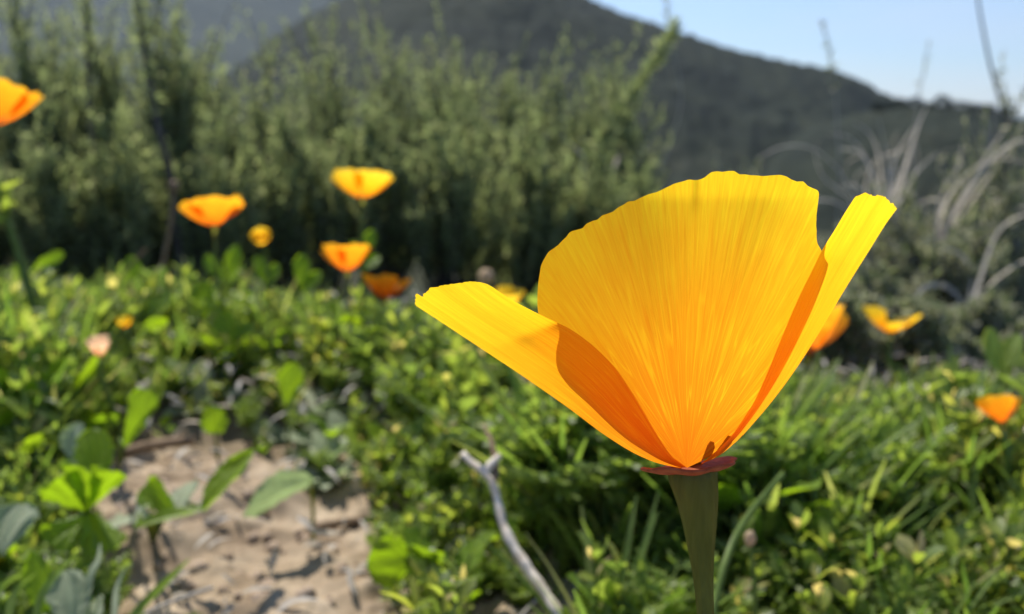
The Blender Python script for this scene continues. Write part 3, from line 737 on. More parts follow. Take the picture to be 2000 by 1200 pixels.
LAND = [((1080, 1150), 'beside the bleached twig'), ((1390, 1150), 'behind the stem of the main poppy'), ((1720, 930), 'around the tiny pink wildflower'), ((1957, 940), 'below the low orange poppy'), ((1850, 1120), 'in the grassy patch below the broad bright leaves'), ((640, 880), 'beyond the flat pale grey-green leaf'), ((180, 800), 'below the small wilted salmon poppy'), ((430, 740), 'below the arched glowing leaf'), ((700, 720), 'below the cupped deep orange poppy'), ((960, 720), 'under the left petal of the main poppy'), ((820, 1150), 'beside the round leaf at the soil edge'), ((100, 930), 'around the lobed mallow'), ((1620, 1150), 'between the main stem and the grassy patch'), ((30, 640), 'under the elongated bright leaf')]
LAND = [(on_ground(*p_)[:2], t_) for p_, t_ in LAND]
SHORT = {'round_leaf_herb': 'small herb with few round lime leaves', 'feathery_herb': 'feathery light green herb', 'leafy_herb': 'leafy green herb with small rounded leaves', 'grass_tuft': 'tuft of fresh green grass', 'silvery_rosette': 'low pale-leaved rosette'}
def near_label(kind, x, y):
    # distances are stretched in depth, as the eye judges them here
    i = min(range(len(LAND)), key=lambda k: math.hypot(LAND[k][0][0] - x, (LAND[k][0][1] - y) * .7))
    return SHORT[kind] + ' ' + LAND[i][1]
LITE = {'feathery_herb': [fern_mesh(s, fronds=8) for s in range(51, 56)], 'leafy_herb': [herb_mesh(s, stems=6) for s in range(61, 66)]}
EDGE_PX = [-400, 0, 400, 800, 1100, 1400, 1600, 2000, 2500]
EDGE_PY = [500, 530, 550, 600, 620, 670, 735, 725, 700]
def cap(x, y):
    px = 1000 + F * x / y
    py = np.interp(px, EDGE_PX, EDGE_PY)
    a = math.atan((py - 600) / F) + PITCH
    return CAM_H - y * math.tan(a)

SIL = np.array([on_ground(*p)[:2] for p in [(545, 960), (560, 800), (740, 800), (780, 900), (700, 1000)]])
PROTECT = [(752, 590, 45, .46), (678, 535, 55, .46), (990, 605, 30, .45), (196, 702, 32, .36), (245, 652, 20, .42), (1716, 872, 35, .33), (1957, 832, 55, .3), (1738, 655, 60, .48), (565, 800, 40, .38), (420, 850, 35, .35), (265, 880, 50, .3), (440, 562, 45, .52), (270, 580, 40, .5), (1870, 975, 60, .29), (1465, 1062, 22, .26), (1610, 690, 40, .41), (60, 540, 50, .5), (765, 1150, 55, .25), (120, 1075, 60, .25), (180, 925, 45, .27), (20, 1080, 45, .23)]
def seg_dist(poly, x, y):
    P = np.asarray(poly); Q = np.roll(P, -1, 0); d = Q - P
    t = np.clip(((np.array([x, y]) - P) * d).sum(1) / (d * d).sum(1), 0, 1)[:, None]
    return float(np.linalg.norm(P + d * t - [x, y], axis=1).min())
def limit(x, y, h):
    px = 1000 + F * x / y
    h = min(h, .010 + (.34 if (190 < px < 730) or y > .42 else .9) * seg_dist(DIRT, x, y) + (.012 if px < 110 else 0))
    for qx, qy, hw, qd in PROTECT:
        if abs(px - qx) < hw and y < qd:
            h = min(h, max(CAM_H - y * math.tan(math.atan((qy - 600) / F) + PITCH), .007))
    return h
cells = []
for k in range(7000):
    y = math.sqrt(random.uniform(.17 ** 2, .82 ** 2)); x = random.uniform(-.82, .76) * (y + .06)
    if inside(DIRT, x, y): continue
    if math.hypot(x - .022, y - .095) < .05: continue
    c = cap(x, y)
    if c < .008: continue
    if y < .24 and 930 < 1000 + F * x / y < 1190: continue
    cells.append((x, y, c))
    if len(cells) > 1450: break
for k in range(330):
    y = random.uniform(.2, .31); x = random.uniform(-.075, .62 * y + .03)
    if inside(DIRT, x, y): continue
    if y < .24 and 930 < 1000 + F * x / y < 1190: continue
    cells.append((x, y, cap(x, y)))
for k in range(260):
    y = random.uniform(.2, .42); x = (random.uniform(-260, 190) - 1000) / F * y
    if inside(DIRT, x, y) and 1000 + F * x / y > 110: continue
    cells.append((x, y, cap(x, y)))
cells.sort(key=lambda c: c[1])
fill = {k: [Acc(), None] for k in KINDS}
fillst = Acc()
def mesh_np(me):
    V = np.empty(len(me.vertices) * 3); me.vertices.foreach_get('co', V)
    Q = np.empty(len(me.loops), int); me.loops.foreach_get('vertex_index', Q)
    UVl = np.empty(len(me.loops) * 2); me.uv_layers[0].data.foreach_get('uv', UVl)
    UV = np.zeros((len(me.vertices), 2)); UV[Q] = UVl.reshape(-1, 2)
    return V.reshape(-1, 3), Q.reshape(-1, 4), UV
cache = {}
n_thing = {k: 0 for k in KINDS}
for i, (x, y, c) in enumerate(cells):
    px = 1000 + F * x / y
    right = x > .05
    r = random.random()
    kind = 'leafy_herb' if r < .36 else 'feathery_herb' if r < .76 else 'grass_tuft'
    if random.random() < (.17 if x < 0 else .08): kind = 'round_leaf_herb'
    if inside(SIL, x, y): kind = 'silvery_rosette' if random.random() < .6 else kind
    elif random.random() < .05 and x < -.02: kind = 'silvery_rosette'
    hmax = .03 if y < .26 else .05
    h = min(c * random.uniform(.7, 1.05), random.uniform(.022, hmax + .012))
    if h < .008: h = .008
    if y < .33 and 860 < 1000 + F * x / y < 1110: h = min(h, .013 if y < .275 else .022)
    if kind == 'silvery_rosette': h = min(h, .022)
    sh = h / math.tan(SUN_EL)
    for q in (.35, .7, 1.05):
        if inside(DIRT, x - math.sin(SUN_AZ) * sh * q, y - math.cos(SUN_AZ) * sh * q): h = min(h, .012)
    if kind == 'grass_tuft' and -.16 < x < .0 and y < .42: kind = 'leafy_herb'
    if x < -.03 and y < .31: h = min(h, .028 if 1000 + F * x / y < 130 else .015)          # low plants round the bare soil
    h = max(limit(x, y, h), .006)
    visible = abs(x) < .58 * y + .01 and y > .235
    if visible and n_thing[kind] < 62:
        plant(kind, x, y, h); n_thing[kind] += 1
    else:
        meshes, h0 = KINDS[kind][:2]
        lf, st = random.choice(LITE.get(kind, meshes))
        a = random.uniform(0, 6.28); s = h / h0
        Rm = np.array([[math.cos(a), -math.sin(a), 0], [math.sin(a), math.cos(a), 0], [0, 0, 1]]) * s
        g0 = np.array([x, y, float(gz(x, y)) - .001])
        if not visible and (i * 7919) % 100 < 60: continue      # thinner outside the view
        for me, acc in ((lf, fill[kind][0]), (st, fillst)):
            if me is None: continue
            if me.name not in cache: cache[me.name] = mesh_np(me)
            V, Q, UV = cache[me.name]
            acc.add(V @ Rm.T + g0, Q, UV)
for kind, mname, lab, cat in (('round_leaf_herb', 'mallow', 'scattered round lime leaves filling the green meadow', 'undergrowth'), ('feathery_herb', 'fern', 'dense feathery undergrowth filling the green meadow', 'undergrowth'), ('leafy_herb', 'herb', 'dense small-leaved undergrowth filling the green meadow', 'undergrowth'), ('grass_tuft', 'grass', 'short grass between the herbs of the meadow', 'grass'), ('silvery_rosette', 'silver', 'scattered pale silvery leaves low in the meadow', 'undergrowth')):
    if fill[kind][0].n:
        tag(fill[kind][0].build({'round_leaf_herb': 'round_leaf_ground_cover', 'feathery_herb': 'feathery_ground_cover', 'leafy_herb': 'leafy_ground_cover', 'grass_tuft': 'meadow_grass', 'silvery_rosette': 'silvery_ground_cover'}[kind], M[mname], kind='stuff'), lab, cat)
if fillst.n:
    tag(fillst.build('ground_cover_stems', M['stem_green'], kind='stuff'), 'thin green stems of the meadow undergrowth', 'undergrowth')

# litter: small dry bits on the soil and between the plants
lit = Acc(); n = 1300
y = np.sqrt(RNG.uniform(.2 ** 2, .6 ** 2, n)); x = RNG.uniform(-.62, .62, n) * y
scatter(lit, LAN, np.stack([x, y, gz(x, y) + RNG.uniform(.002, .012, n) + np.where((x < -.05) & (y > .36), RNG.uniform(0, .022, n), 0)], -1), RNG.normal(0, 1, (n, 3)) * [1, 1, .25], RNG.normal(0, .5, (n, 3)) + [0, 0, 1], RNG.uniform(.003, .012, n), .8)
tag(lit.build('leaf_litter', M['straw'], kind='stuff'), 'dry plant litter scattered over the soil', 'litter')

# ------------------------------------------------------------------ single leaves that can be picked out
def shape_leaf(shape, nv=30, nu=14):
    v = np.linspace(0, 1, nv + 1); u = np.linspace(-1, 1, nu + 1)
    if shape == 'round':   w = np.sqrt(np.clip(1 - (2 * v ** .85 - 1) ** 2, 0, 1)) * (1 + .06 * np.cos(v * 30)) + .05 * (v < .05)
    elif shape == 'obovate': w = np.sin(np.pi * np.clip(v ** 1.6, 0, 1) * .93 + .04) ** .8
    elif shape == 'fan':   w = np.clip(v ** .75 * 1.02, 0, 1) * np.where(v > .82, np.sqrt(np.clip(1 - ((v - .82) / .2) ** 2, 0, 1)), 1)
    else:                  w = np.sin(np.pi * (.03 + .95 * v)) ** .8
    return v, u, np.maximum(w, .015)
def big_leaf(root, base, tip, width, d0, d1, roll=.3, shape='obovate', mat='mallow', cup=.25, curl=.1, pleat=.0, label=None, stalk_from=None, scallop=.06):
    P0, P1 = at(*base, d0), at(*tip, d1)
    A = P1 - P0; Ln = np.linalg.norm(A); A = A / Ln
    view = unit((P0 + P1) / 2 - CAM)
    X = unit(np.cross(A, view)); X = X * math.cos(roll) + view * math.sin(roll); X = unit(X - A * X.dot(A)); Z = np.cross(X, A)
    if Z[2] < 0: Z = -Z
    hw = width / F * (d0 + d1) / 4 / max(abs(math.cos(roll)), .35)
    v, u, w = shape_leaf(shape)
    ph_ = (base[0] * .37 + base[1] * .11) % 6.28
    sc = 1 + scallop * np.sin(v * 38 + ph_) + scallop * .8 * np.sin(v * 17 + 2 * ph_)
    Xc = u[None] * (w * sc)[:, None] * hw
    Zc = cup * np.abs(u[None]) ** 1.5 * w[:, None] * hw - curl * Ln * ((v - .3) ** 2)[:, None] + pleat * hw * np.sin(u * 9)[None] * w[:, None]
    Zc = Zc + hw * .10 * (np.sin(u[None] * 4.2 + ph_ + v[:, None] * 5) * np.abs(u[None]) + .5 * np.sin(u[None] * 11 + v[:, None] * 13 + ph_) * np.abs(u[None]))
    lift = Ln * .06 * np.abs(u[None]) ** 2 * (w[:, None])
    V = P0 + Xc[..., None] * X + (v[:, None] * Ln + lift * 0)[..., None] * A + Zc[..., None] * Z
    UV = np.stack([np.repeat((u[None] + 1) / 2, len(v), 0), np.repeat(v[:, None], len(u), 1)], -1).reshape(-1, 2)
    a = Acc(); a.add(V.reshape(-1, 3), grid(len(v) - 1, len(u) - 1), UV)
    lf = a.build('leaf', M[mat], root)
    if label: lf['label'] = label
    g = stalk_from if stalk_from is not None else root.location
    g = np.array(g, float)
    mid = (g + P0) / 2 + np.array([0, 0, .15]) * np.linalg.norm(P0 - g)
    b = Acc(); b.add(*tube(spline([g, mid, P0 + A * Ln * .05], 10), np.linspace(.0009, .0006, 10), 5, False)); b.build('leaf_stalk', M['stem_green'] if mat != 'silver' else M['stem'], lf)
    return lf
def seedling(name, px, py, label, cat='plant', group=None):
    p = on_ground(px, py)
    return empty(name, (p[0], p[1], ground_noise(p[0], p[1], math.hypot(p[0], p[1])) - .002), label, cat, group)

p = seedling('mallow_plant', 150, 1120, 'bright lime lobed mallow plant at the left edge of the bare soil')
for b_, t_, w_, r_ in [((172, 1000), (108, 932), 95, .2), ((178, 990), (218, 912), 70, -.3), ((172, 1002), (210, 1072), 85, .5), ((166, 1005), (100, 1062), 80, -.4), ((170, 1000), (160, 905), 60, .9)]:
    big_leaf(p, b_, t_, w_, .262, .252, r_, 'fan', 'mallow', .15, .15, .06)
big_leaf(p, (192, 925), (176, 836), 72, .275, .28, .15, 'round', 'mallow', .2, .1)
big_leaf(p, (150, 918), (146, 826), 42, .285, .29, .8, 'obovate', 'silver', .3, .1, label='grey-green folded leaf')
p = seedling('mallow_plant', 235, 960, 'single tall upright spoon-shaped leaf rising behind the lobed mallow')
big_leaf(p, (240, 880), (290, 762), 62, .3, .305, -.25, 'fan', 'mallow', .2, .1)
p = seedling('mallow_plant', 300, 1075, 'creeping mallow shoot with a curled leaf stretching over the soil')
big_leaf(p, (348, 1008), (280, 948), 70, .268, .272, .3, 'fan', 'mallow', .3, .1)
big_leaf(p, (352, 1004), (368, 938), 44, .275, .285, .9, 'obovate', 'silver', .2, .2, label='pale leaf turned to the sun')
big_leaf(p, (395, 1000), (494, 878), 40, .268, .28, .9, 'lance', 'mallow', .5, .05, label='long folded leaf pointing up')
big_leaf(p, (262, 1030), (400, 990), 22, .262, .268, .9, 'lance', 'mallow', .4, .05)
big_leaf(p, (300, 1020), (262, 990), 36, .265, .28, 1.0, 'obovate', 'silver', .2, .1)
p = seedling('silvery_leaf_plant', 610, 1040, 'flat pale grey-green leaf lying low over the soil hollow')
big_leaf(p, (612, 938), (470, 1000), 52, .31, .29, 1.0, 'lance', 'silver', .3, .1, .05)
p = seedling('mallow_plant', 800, 1150, 'round bright green leaf beside the bleached twig at the soil edge')
big_leaf(p, (795, 1092), (716, 1102), 98, .258, .252, .2, 'round', 'mallow', .15, .05, .03)
big_leaf(p, (800, 1090), (850, 1070), 40, .26, .265, .8, 'obovate', 'mallow', .2, .1)
p = seedling('silvery_leaf_plant', 15, 1170, 'large crinkled silvery leaf at the outer left of the mallow')
big_leaf(p, (2, 1085), (40, 980), 84, .235, .245, .5, 'obovate', 'silver', .35, .2, .08)
big_leaf(p, (-10, 1090), (-40, 1000), 70, .235, .245, -.4, 'obovate', 'silver', .3, .2, .08)
p = seedling('broad_leaf_plant', 130, 1290, 'dark bluish broad leaves standing in shade below the lobed mallow')
big_leaf(p, (98, 1200), (58, 1076), 52, .222, .225, .5, 'lance', 'mallow', .3, .1)
big_leaf(p, (150, 1245), (128, 1112), 84, .215, .222, .1, 'obovate', 'silver', .3, .15, .05)
big_leaf(p, (178, 1250), (190, 1160), 40, .215, .222, .9, 'lance', 'silver', .3, .2)
p = seedling('mallow_plant', 565, 880, 'small glowing lime leaf held upright beside the silvery rosettes')
big_leaf(p, (558, 796), (574, 710), 50, .39, .39, .1, 'obovate', 'mallow', .15, .08)
p = seedling('mallow_plant', 425, 900, 'small lime leaf low between the silvery rosettes and spoon-shaped leaf')
big_leaf(p, (420, 848), (418, 792), 50, .36, .36, .2, 'round', 'mallow', .15, .08)
for (bx_, by_), leaves, lab in [
    ((75, 640), [((52, 538), (122, 494), 28, .3), ((60, 560), (20, 520), 22, .6)], 'upper leafy sprig with one elongated bright leaf below the yellowish stem'),
    ((20, 700), [((10, 630), (30, 575), 50, .2), ((15, 640), (-30, 600), 44, .4)], 'clump of broad lime leaves under the elongated bright leaf'),
    ((275, 660), [((272, 575), (252, 500), 34, .2), ((278, 572), (306, 525), 30, .5), ((270, 575), (240, 545), 26, .6)], 'three-leaved bright sprig in front of the brown seed stalk'),
    ((395, 690), [((398, 625), (392, 548), 50, .1), ((400, 628), (440, 590), 30, .6)], 'rounded yellow-green leaf sprig right of the brown seed stalk'),
    ((455, 730), [((468, 662), (425, 612), 44, .3), ((462, 668), (490, 630), 26, .7)], 'arched glowing leaf below the Y-shaped sprig'),
    ((450, 650), [((446, 552), (400, 500), 30, .2), ((448, 555), (460, 478), 30, .3), ((446, 560), (476, 520), 22, .8)], 'Y-shaped soft green sprig under the small round yellow poppy'),
    ((700, 640), [((706, 520), (690, 470), 24, .4), ((708, 515), (728, 448), 26, .3), ((706, 530), (740, 500), 22, .7)], 'soft green leaf sprig on the stem between two poppies'),
    ((520, 640), [((520, 560), (500, 500), 26, .3), ((522, 565), (540, 515), 24, .5)], 'pair of upright soft leaves right of the Y-shaped sprig'),
    ((590, 640), [((588, 570), (590, 496), 34, .2), ((590, 575), (625, 530), 26, .6)], 'broad soft upright leaf between the upright pair and the low poppy'),
    ((1950, 840), [((1960, 760), (1930, 640), 34, .3), ((1965, 750), (1985, 650), 36, .4), ((1970, 720), (2010, 700), 40, .5)], 'tall fresh green shoot behind the lowest orange poppy'),
    ((1880, 860), [((1860, 800), (1840, 720), 30, .3), ((1862, 800), (1900, 740), 24, .6)], 'forked green shoot between the dry tuft and the lowest poppy'),
    ((1780, 880), [((1790, 800), (1755, 725), 20, .5)], 'single narrow pale bud shoot at the dry meadow edge'),
    ((1900, 1010), [((1840, 960), (1890, 880), 62, .2), ((1850, 970), (1910, 930), 44, .5)], 'broad bright leaves right of the grassy patch, under the lowest poppy')]:
    gpt = on_ground(bx_, by_); dd = max(gpt[1] * .97 - .02, .3)
    dd = min(dd, .56)
    p = empty('leafy_sprig', (gpt[0] * min(1, .56 / gpt[1]), min(gpt[1], .56), float(gz(gpt[0], min(gpt[1], .56))) - .002), lab, 'plant')
    for b_, t_, w_, r_ in leaves:
        big_leaf(p, b_, t_, w_, dd, dd + .005, r_, 'obovate', 'mallow' if bx_ < 1000 else 'herb', .2, .1, scallop=.03)

# foreground grass blades, straws and twigs
def blade(pts, d0, d1, w, mat, label, name='grass_sprout', cat='grass', thick=None):
    n = len(pts)
    P = [at(x, y, d0 + (d1 - d0) * i / (n - 1)) for i, (x, y) in enumerate(pts)]
    a = Acc()
    if thick is not None: a.add(*tube(spline(P, 24), thick, 7))
    else: a.add(*ribbon(spline(P, 18), w, .8, 5))
    return tag(a.build(name, M[mat]), label, cat)
blade([(225, 1250), (270, 1190), (330, 1130), (370, 1092)], .215, .245, .0012, 'grass', 'yellow-green grass blade leaning over the soil shadow')
blade([(60, 1290), (75, 1180), (110, 1120), (150, 1085)], .205, .225, .0009, 'grass', 'fresh green blade rising between the shaded broad leaves')
blade([(20, 1280), (18, 1200), (35, 1150), (70, 1120)], .205, .22, .0010, 'grass', 'green blade bending away below the crinkled silvery leaf')
blade([(200, 1290), (222, 1210), (228, 1150), (246, 1108)], .205, .225, .0008, 'silver', 'slender pale blade standing right of the shaded broad leaves')
blade([(165, 1260), (176, 1130), (192, 1095), (196, 1062)], .215, .235, .0009, 'silver', 'short pale curved blade beside the shaded broad leaves')
blade([(-30, 1180), (10, 1140), (50, 1115)], .22, .23, .0008, 'grass', 'thin pale blade crossing the crinkled silvery leaf')
blade([(250, 1215), (330, 1178), (416, 1148)], .232, .25, 0, 'straw', 'thin dry straw lying on the soil by the yellow-green blade', 'dry_straw', 'straw', [.0006] * 24)
blade([(600, 1036), (660, 1022), (740, 1015)], .325, .34, 0, 'drystalk', 'short brown stick at the far rim of the soil hollow', 'stick', 'stick', [.0016] * 24)
blade([(238, 886), (300, 870), (380, 860)], .375, .385, 0, 'drystalk', 'dark weathered stick lying behind the bare soil', 'stick', 'stick', [.0024] * 24)
blade([(250, 780), (290, 745), (320, 715)], .42, .47, 0, 'straw', 'orange-brown dry stem slanting behind the spoon-shaped leaf', 'dry_straw', 'straw', np.linspace(.0016, .0009, 24))
blade([(980, 1250), (1030, 1190), (1075, 1150)], .24, .26, 0, 'straw', 'thin grey straw beside the foot of the bleached twig', 'dry_straw', 'straw', [.0005] * 24)
blade([(1385, 1230), (1420, 1090), (1460, 1010), (1530, 925)], .19, .215, 0, 'stem_green', 'pale green bent stalk just behind the main stem', 'bent_stalk', 'stalk', np.linspace(.0009, .0007, 24))
# bleached twig with its fork
tw = empty('bleached_twig', at(1095, 1250, .2225), 'pale bleached forked twig standing left of the main poppy stem', 'twig')
a = Acc(); a.add(*tube(spline([at(*q, d) for q, d in [((1100, 1262), .2198), ((1088, 1200), .2225), ((1072, 1172), .2243), ((1040, 1124), .2278), ((1008, 1076), .2314), ((984, 1028), .2350), ((972, 980), .2385), ((962, 944), .2403), ((940, 918), .2421), ((922, 905), .2439), ((903, 886), .2456)]], 40), np.linspace(.0016, .0009, 40) * (1 + .12 * np.sin(np.arange(40) * 1.3)), 8)); a.build('main_branch', M['twig'], tw)
a = Acc(); a.add(*tube(spline([at(946, 925, .2421), at(958, 908, .2430), at(976, 890, .2448)], 10), np.linspace(.0013, .0009, 10), 7)); a.build('side_branch', M['twig'], tw)
a = Acc(); a.add(*tube(spline([at(962, 944, .2403), at(968, 915, .2439), at(962, 870, .2492), at(945, 830, .2581)], 12), np.linspace(.0012, .0005, 12), 7)); a.build('side_branch', M['drystalk'], tw)
# small pale bud stalk near the main stem
def bud(px, py, d, r, mat, ground_px, label, elong=1.5, name='flower_bud', cat='bud'):
    p = at(px, py, d); g = at(*ground_px, d * 1.0); g = np.array([g[0], g[1], float(gz(g[0], g[1]))])
    root = empty(name, g, label, cat)
    a = Acc(); a.add(*tube(spline([g, (g + p) / 2 + [.002, 0, .004], p], 14), np.linspace(.0009, .0006, 14), 6)); a.build('stem', M['stem_green'], root)
    me = blob(r, 2.2 + px * .01, 2, .15, elong); me.materials.append(mat)
    o = bpy.data.objects.new('bud', me); COL.objects.link(o); o.location = p; o.parent = root; o.matrix_parent_inverse = parent_inv(root)
bud(1465, 1052, .215, .0014, M['bud'], (1462, 1200), 'tiny pale bud on a stalk right of the main stem')
bud(950, 541, .50, .0045, M['bud'], (955, 700), 'small round pinkish bud above the left petal of the main poppy', 1.1)
bud(1790, 818, .34, .0022, M['straw'], (1800, 950), 'small pale pointed bud standing near the pink flower', 2.0)

# ------------------------------------------------------------------ poppies in the background
def poppy(px, py, d, Lpx, open_deg, lean, yaw, ground_px, label, mat='petal_far', petals=(1, 1, 1, 1), name='poppy', seed=0, opens=(0, 0, 0, 0), stem_r=.0011):
    rng = np.random.default_rng(3000 + seed)
    B = at(px, py, d); Ls = Lpx / F * d
    axis = unit(np.array([lean[0], lean[1], 1.0]))
    g = at(*ground_px, d); g = np.array([g[0], g[1] + .01, 0]); g[2] = float(gz(g[0], g[1])) - .003
    root = empty(name, g, label, 'flower', 'poppies in the meadow behind')
    a0 = unit(np.cross(axis, [0.0, 1.0, 0.1])); b0 = np.cross(axis, a0)
    for k in range(4):
        if not petals[k]: continue
        op = R(open_deg + opens[k] + rng.normal(0, 4)); nv, nu = 12, 14
        phm = R(56); ph = np.linspace(-1, 1, nu + 1)
        ln = Ls * petals[k] * (1 + .03 * rng.normal())
        V = np.zeros((nv + 1, nu + 1, 3)); UV = np.zeros((nv + 1, nu + 1, 2))
        for j in range(nv + 1):
            v = j / nv
            for i in range(nu + 1):
                vv = v * (1 - .16 * abs(ph[i]) ** 3.5 + .025 * math.sin(ph[i] * 11 + seed + k)) if v > 0 else 0
                bell = math.sin(op) * (vv ** .85) + .05 * math.sin(vv * math.pi)
                z = ln * (math.cos(op) * vv ** 1.15 + .02)
                rho = ln * (bell + .05) * (1 - (.03 if k % 2 else 0))
                an = phm * ph[i] * (.55 + .45 * min(vv * 2, 1)) + math.pi / 2 * k + yaw
                rho *= 1 + .05 * math.sin(an * 7 + seed) * vv * vv
                V[j, i] = B + a0 * rho * math.cos(an) + b0 * rho * math.sin(an) + axis * z
                UV[j, i] = (i / nu, vv)
        a = Acc(); a.add(V.reshape(-1, 3), grid(nv, nu), UV.reshape(-1, 2)); a.build('petal', M[mat], root)
    # rim and receptacle, then stem
    prof = [(.10, .03), (.15, .015), (.09, -.01), (.06, -.12), (.035, -.24)]
    th = np.linspace(0, 2 * math.pi, 13)
    V = np.array([[B + axis * Ls * z + Ls * r * (a0 * math.cos(t) + b0 * math.sin(t)) for t in th] for r, z in prof])
    a = Acc(); a.add(V[:3].reshape(-1, 3), grid(2, 12)); a.build('rim', M['rim'], root)
    a = Acc(); a.add(V[2:].reshape(-1, 3), grid(2, 12)); a.build('receptacle', M['stem'], root)
    s0 = B - axis * Ls * .22
    a = Acc(); a.add(*tube(spline([s0, s0 - axis * Ls * .8, g * .6 + s0 * .4 + [.003, 0, 0], g], 20), np.linspace(stem_r, stem_r * 1.2, 20), 6)); a.build('stem', M['stem_green'], root)
    return root
poppy(418, 442, .50, 76, 50, (-.10, .32), .5, (425, 760), 'wide tilted orange poppy beside the brown seed stalk', seed=1, opens=(4, 8, -6, -4))
poppy(707, 388, .50, 72, 50, (.0, .30), .8, (690, 760), 'shallow yellow-rimmed poppy standing tallest in the middle of the group', 'petal_yellow', seed=2, opens=(0, 6, 4, -4))
poppy(678, 530, .47, 66, 44, (-.05, .22), .75, (676, 780), 'cupped deep orange poppy just below the shallow yellow-rimmed one', seed=3)
poppy(752, 584, .47, 58, 46, (.08, .3), .3, (752, 800), 'small half open orange poppy with separate pointed petals', seed=4, petals=(1, .9, 1, .9), opens=(6, -10, 0, -12))
poppy(513, 476, .52, 30, 42, (.0, -.7), .2, (515, 760), 'small round yellow poppy facing out between taller orange ones', 'petal_yellow', seed=5)
poppy(-22, 246, .40, 108, 38, (.15, .3), .6, (-30, 900), 'tall orange poppy raised high against the sage thicket', seed=6)
poppy(1738, 650, .50, 62, 56, (.05, .32), .0, (1742, 860), 'golden poppy with two spread petals in front of the dry brush', 'petal_yellow', seed=7, petals=(1.05, .55, 1, .5), opens=(-6, 0, 6, 0))
poppy(1578, 690, .42, 112, 30, (.12, .0), .7, (1575, 900), 'orange poppy half hidden behind the right petal of the main flower', seed=8)
poppy(1957, 826, .29, 66, 34, (-.05, .5), .9, (1960, 960), 'low orange poppy with narrow upright petals among green shoots', seed=9, petals=(1, .85, 1, .85), opens=(4, -8, 6, -8))
poppy(990, 600, .46, 42, 38, (.05, 0), .2, (992, 760), 'tiny yellow poppy just behind the left petal of the main flower', 'petal_yellow', seed=10)
poppy(196, 697, .36, 42, 28, (.1, -.1), .9, (200, 800), 'small wilted salmon poppy low among the left hand leaves', 'petal_pale', seed=11)
poppy(245, 640, .42, 24, 35, (0, -.2), .3, (247, 740), 'tiny faded yellow poppy low in the leaves behind the salmon one', 'petal_yellow', seed=13)
r_ = poppy(1716, 866, .33, 28, 62, (0, -.15), .1, (1720, 980), 'tiny pale pink wildflower low in the grass under the golden poppy', 'pink', name='pink_wildflower', seed=12, stem_r=.0005)
del r_['group']

# ------------------------------------------------------------------ the main poppy
D0 = 0.092
MM = F / 92.0                       # pixels per millimetre at the flower
stem_pts = [(1353, 916, 46), (1354, 931, 47), (1357, 945, 45), (1362, 975, 40), (1366, 1015, 33.5), (1369, 1060, 27), (1372, 1105, 21.5), (1375, 1150, 18), (1378, 1200, 16.5), (1381, 1270, 16)]
foot = at(1381, 1270, D0 + .001)
g_main = np.array([foot[0] + .006, foot[1] + .004, -.004])
hero = empty('poppy', g_main, 'large glowing golden-orange poppy on a green stem, wide open, sharp in every detail', 'flower')

def grid_petal(P, UV, name='petal', label=None, mat='petal'):
    nv, nu = P.shape[0] - 1, P.shape[1] - 1
    a = Acc(); a.add(P.reshape(-1, 3), grid(nv, nu), UV.reshape(-1, 2))
    o = a.build(name, M[mat], hero)
    if label: o['label'] = label
    return o
def jag(n, amp, seed):
    """torn, finely crimped rim"""
    r = np.random.default_rng(seed); x = np.linspace(0, 1, n)
    j = np.zeros(n)
    for f, w in ((9, .4), (23, .4), (60, .45), (150, .5)):
        j += w * np.interp(x, np.linspace(0, 1, f), r.normal(0, 1, f))
    return amp * j

# front petal (between the two side petals); outline traced round from left base to right base
B0 = np.array([1342.0, 914.0])
outl = [(1318, 897), (1290, 889), (1238, 851), (1192, 810), (1133, 742), (1095, 697), (1069, 656), (1053, 620), (1049.5, 585), (1052, 545), (1060, 512), (1078, 487), (1104, 466), (1118, 453), (1155, 433), (1193, 413), (1230, 396), (1268, 382), (1304, 368), (1322, 358), (1343, 353), (1365, 351), (1380, 343), (1402, 336.5), (1425, 338), (1455, 341), (1485, 345), (1515, 343), (1538, 349), (1567, 357), (1587, 366), (1599, 375), (1597, 400), (1594, 436), (1596, 470), (1606, 500), (1600, 545), (1585, 600), (1555, 670), (1520, 735), (1480, 795), (1440, 845), (1400, 882), (1372, 900)]
nu, nv = 460, 60
C = spline(outl, nu + 1)
x = np.linspace(0, 1, nu + 1)
dirv = unit(C - B0)
rim_zone = smooth(.24, .32, x) * (1 - smooth(.70, .74, x))
C = C + dirv * (jag(nu + 1, 2.6, 5) * rim_zone)[:, None]
def front_depth(px, py):
    s = (px - 1340) / MM / 1000; h = np.maximum((914 - py) / MM / 1000, 0)
    return D0 + .0005 - h * .13 + s ** 2 / (2 * (.0042 + .72 * h)) - .0016 * np.sin(np.clip(h / .028, 0, 1) * math.pi)
v = np.linspace(0, 1, nv + 1)[:, None]
PX = B0[0] + (C[None, :, 0] - B0[0]) * v; PY = B0[1] + (C[None, :, 1] - B0[1]) * v
DP = front_depth(PX, PY)
th = np.arctan2(B0[1] - C[:, 1], C[:, 0] - B0[0])
rr = np.hypot(PX - B0[0], PY - B0[1])
# soft ripples and one crease at the rim
DP = DP + .00035 * np.sin(th[None] * 14 + 1) * (rr / 560) ** 2 + .0004 * np.exp(-((PX - 1353) / 9) ** 2) * smooth(430, 345, PY)
P3 = CAM + DP[..., None] * (FWD + RIGHT * ((PX - 1000) / F)[..., None] - UP * ((PY - 600) / F)[..., None])
UVp = np.stack([np.broadcast_to(th[None] / math.pi, rr.shape), rr / 570], -1)
grid_petal(P3, UVp, label='broad fan-shaped front petal, yellow at its crimped rim')

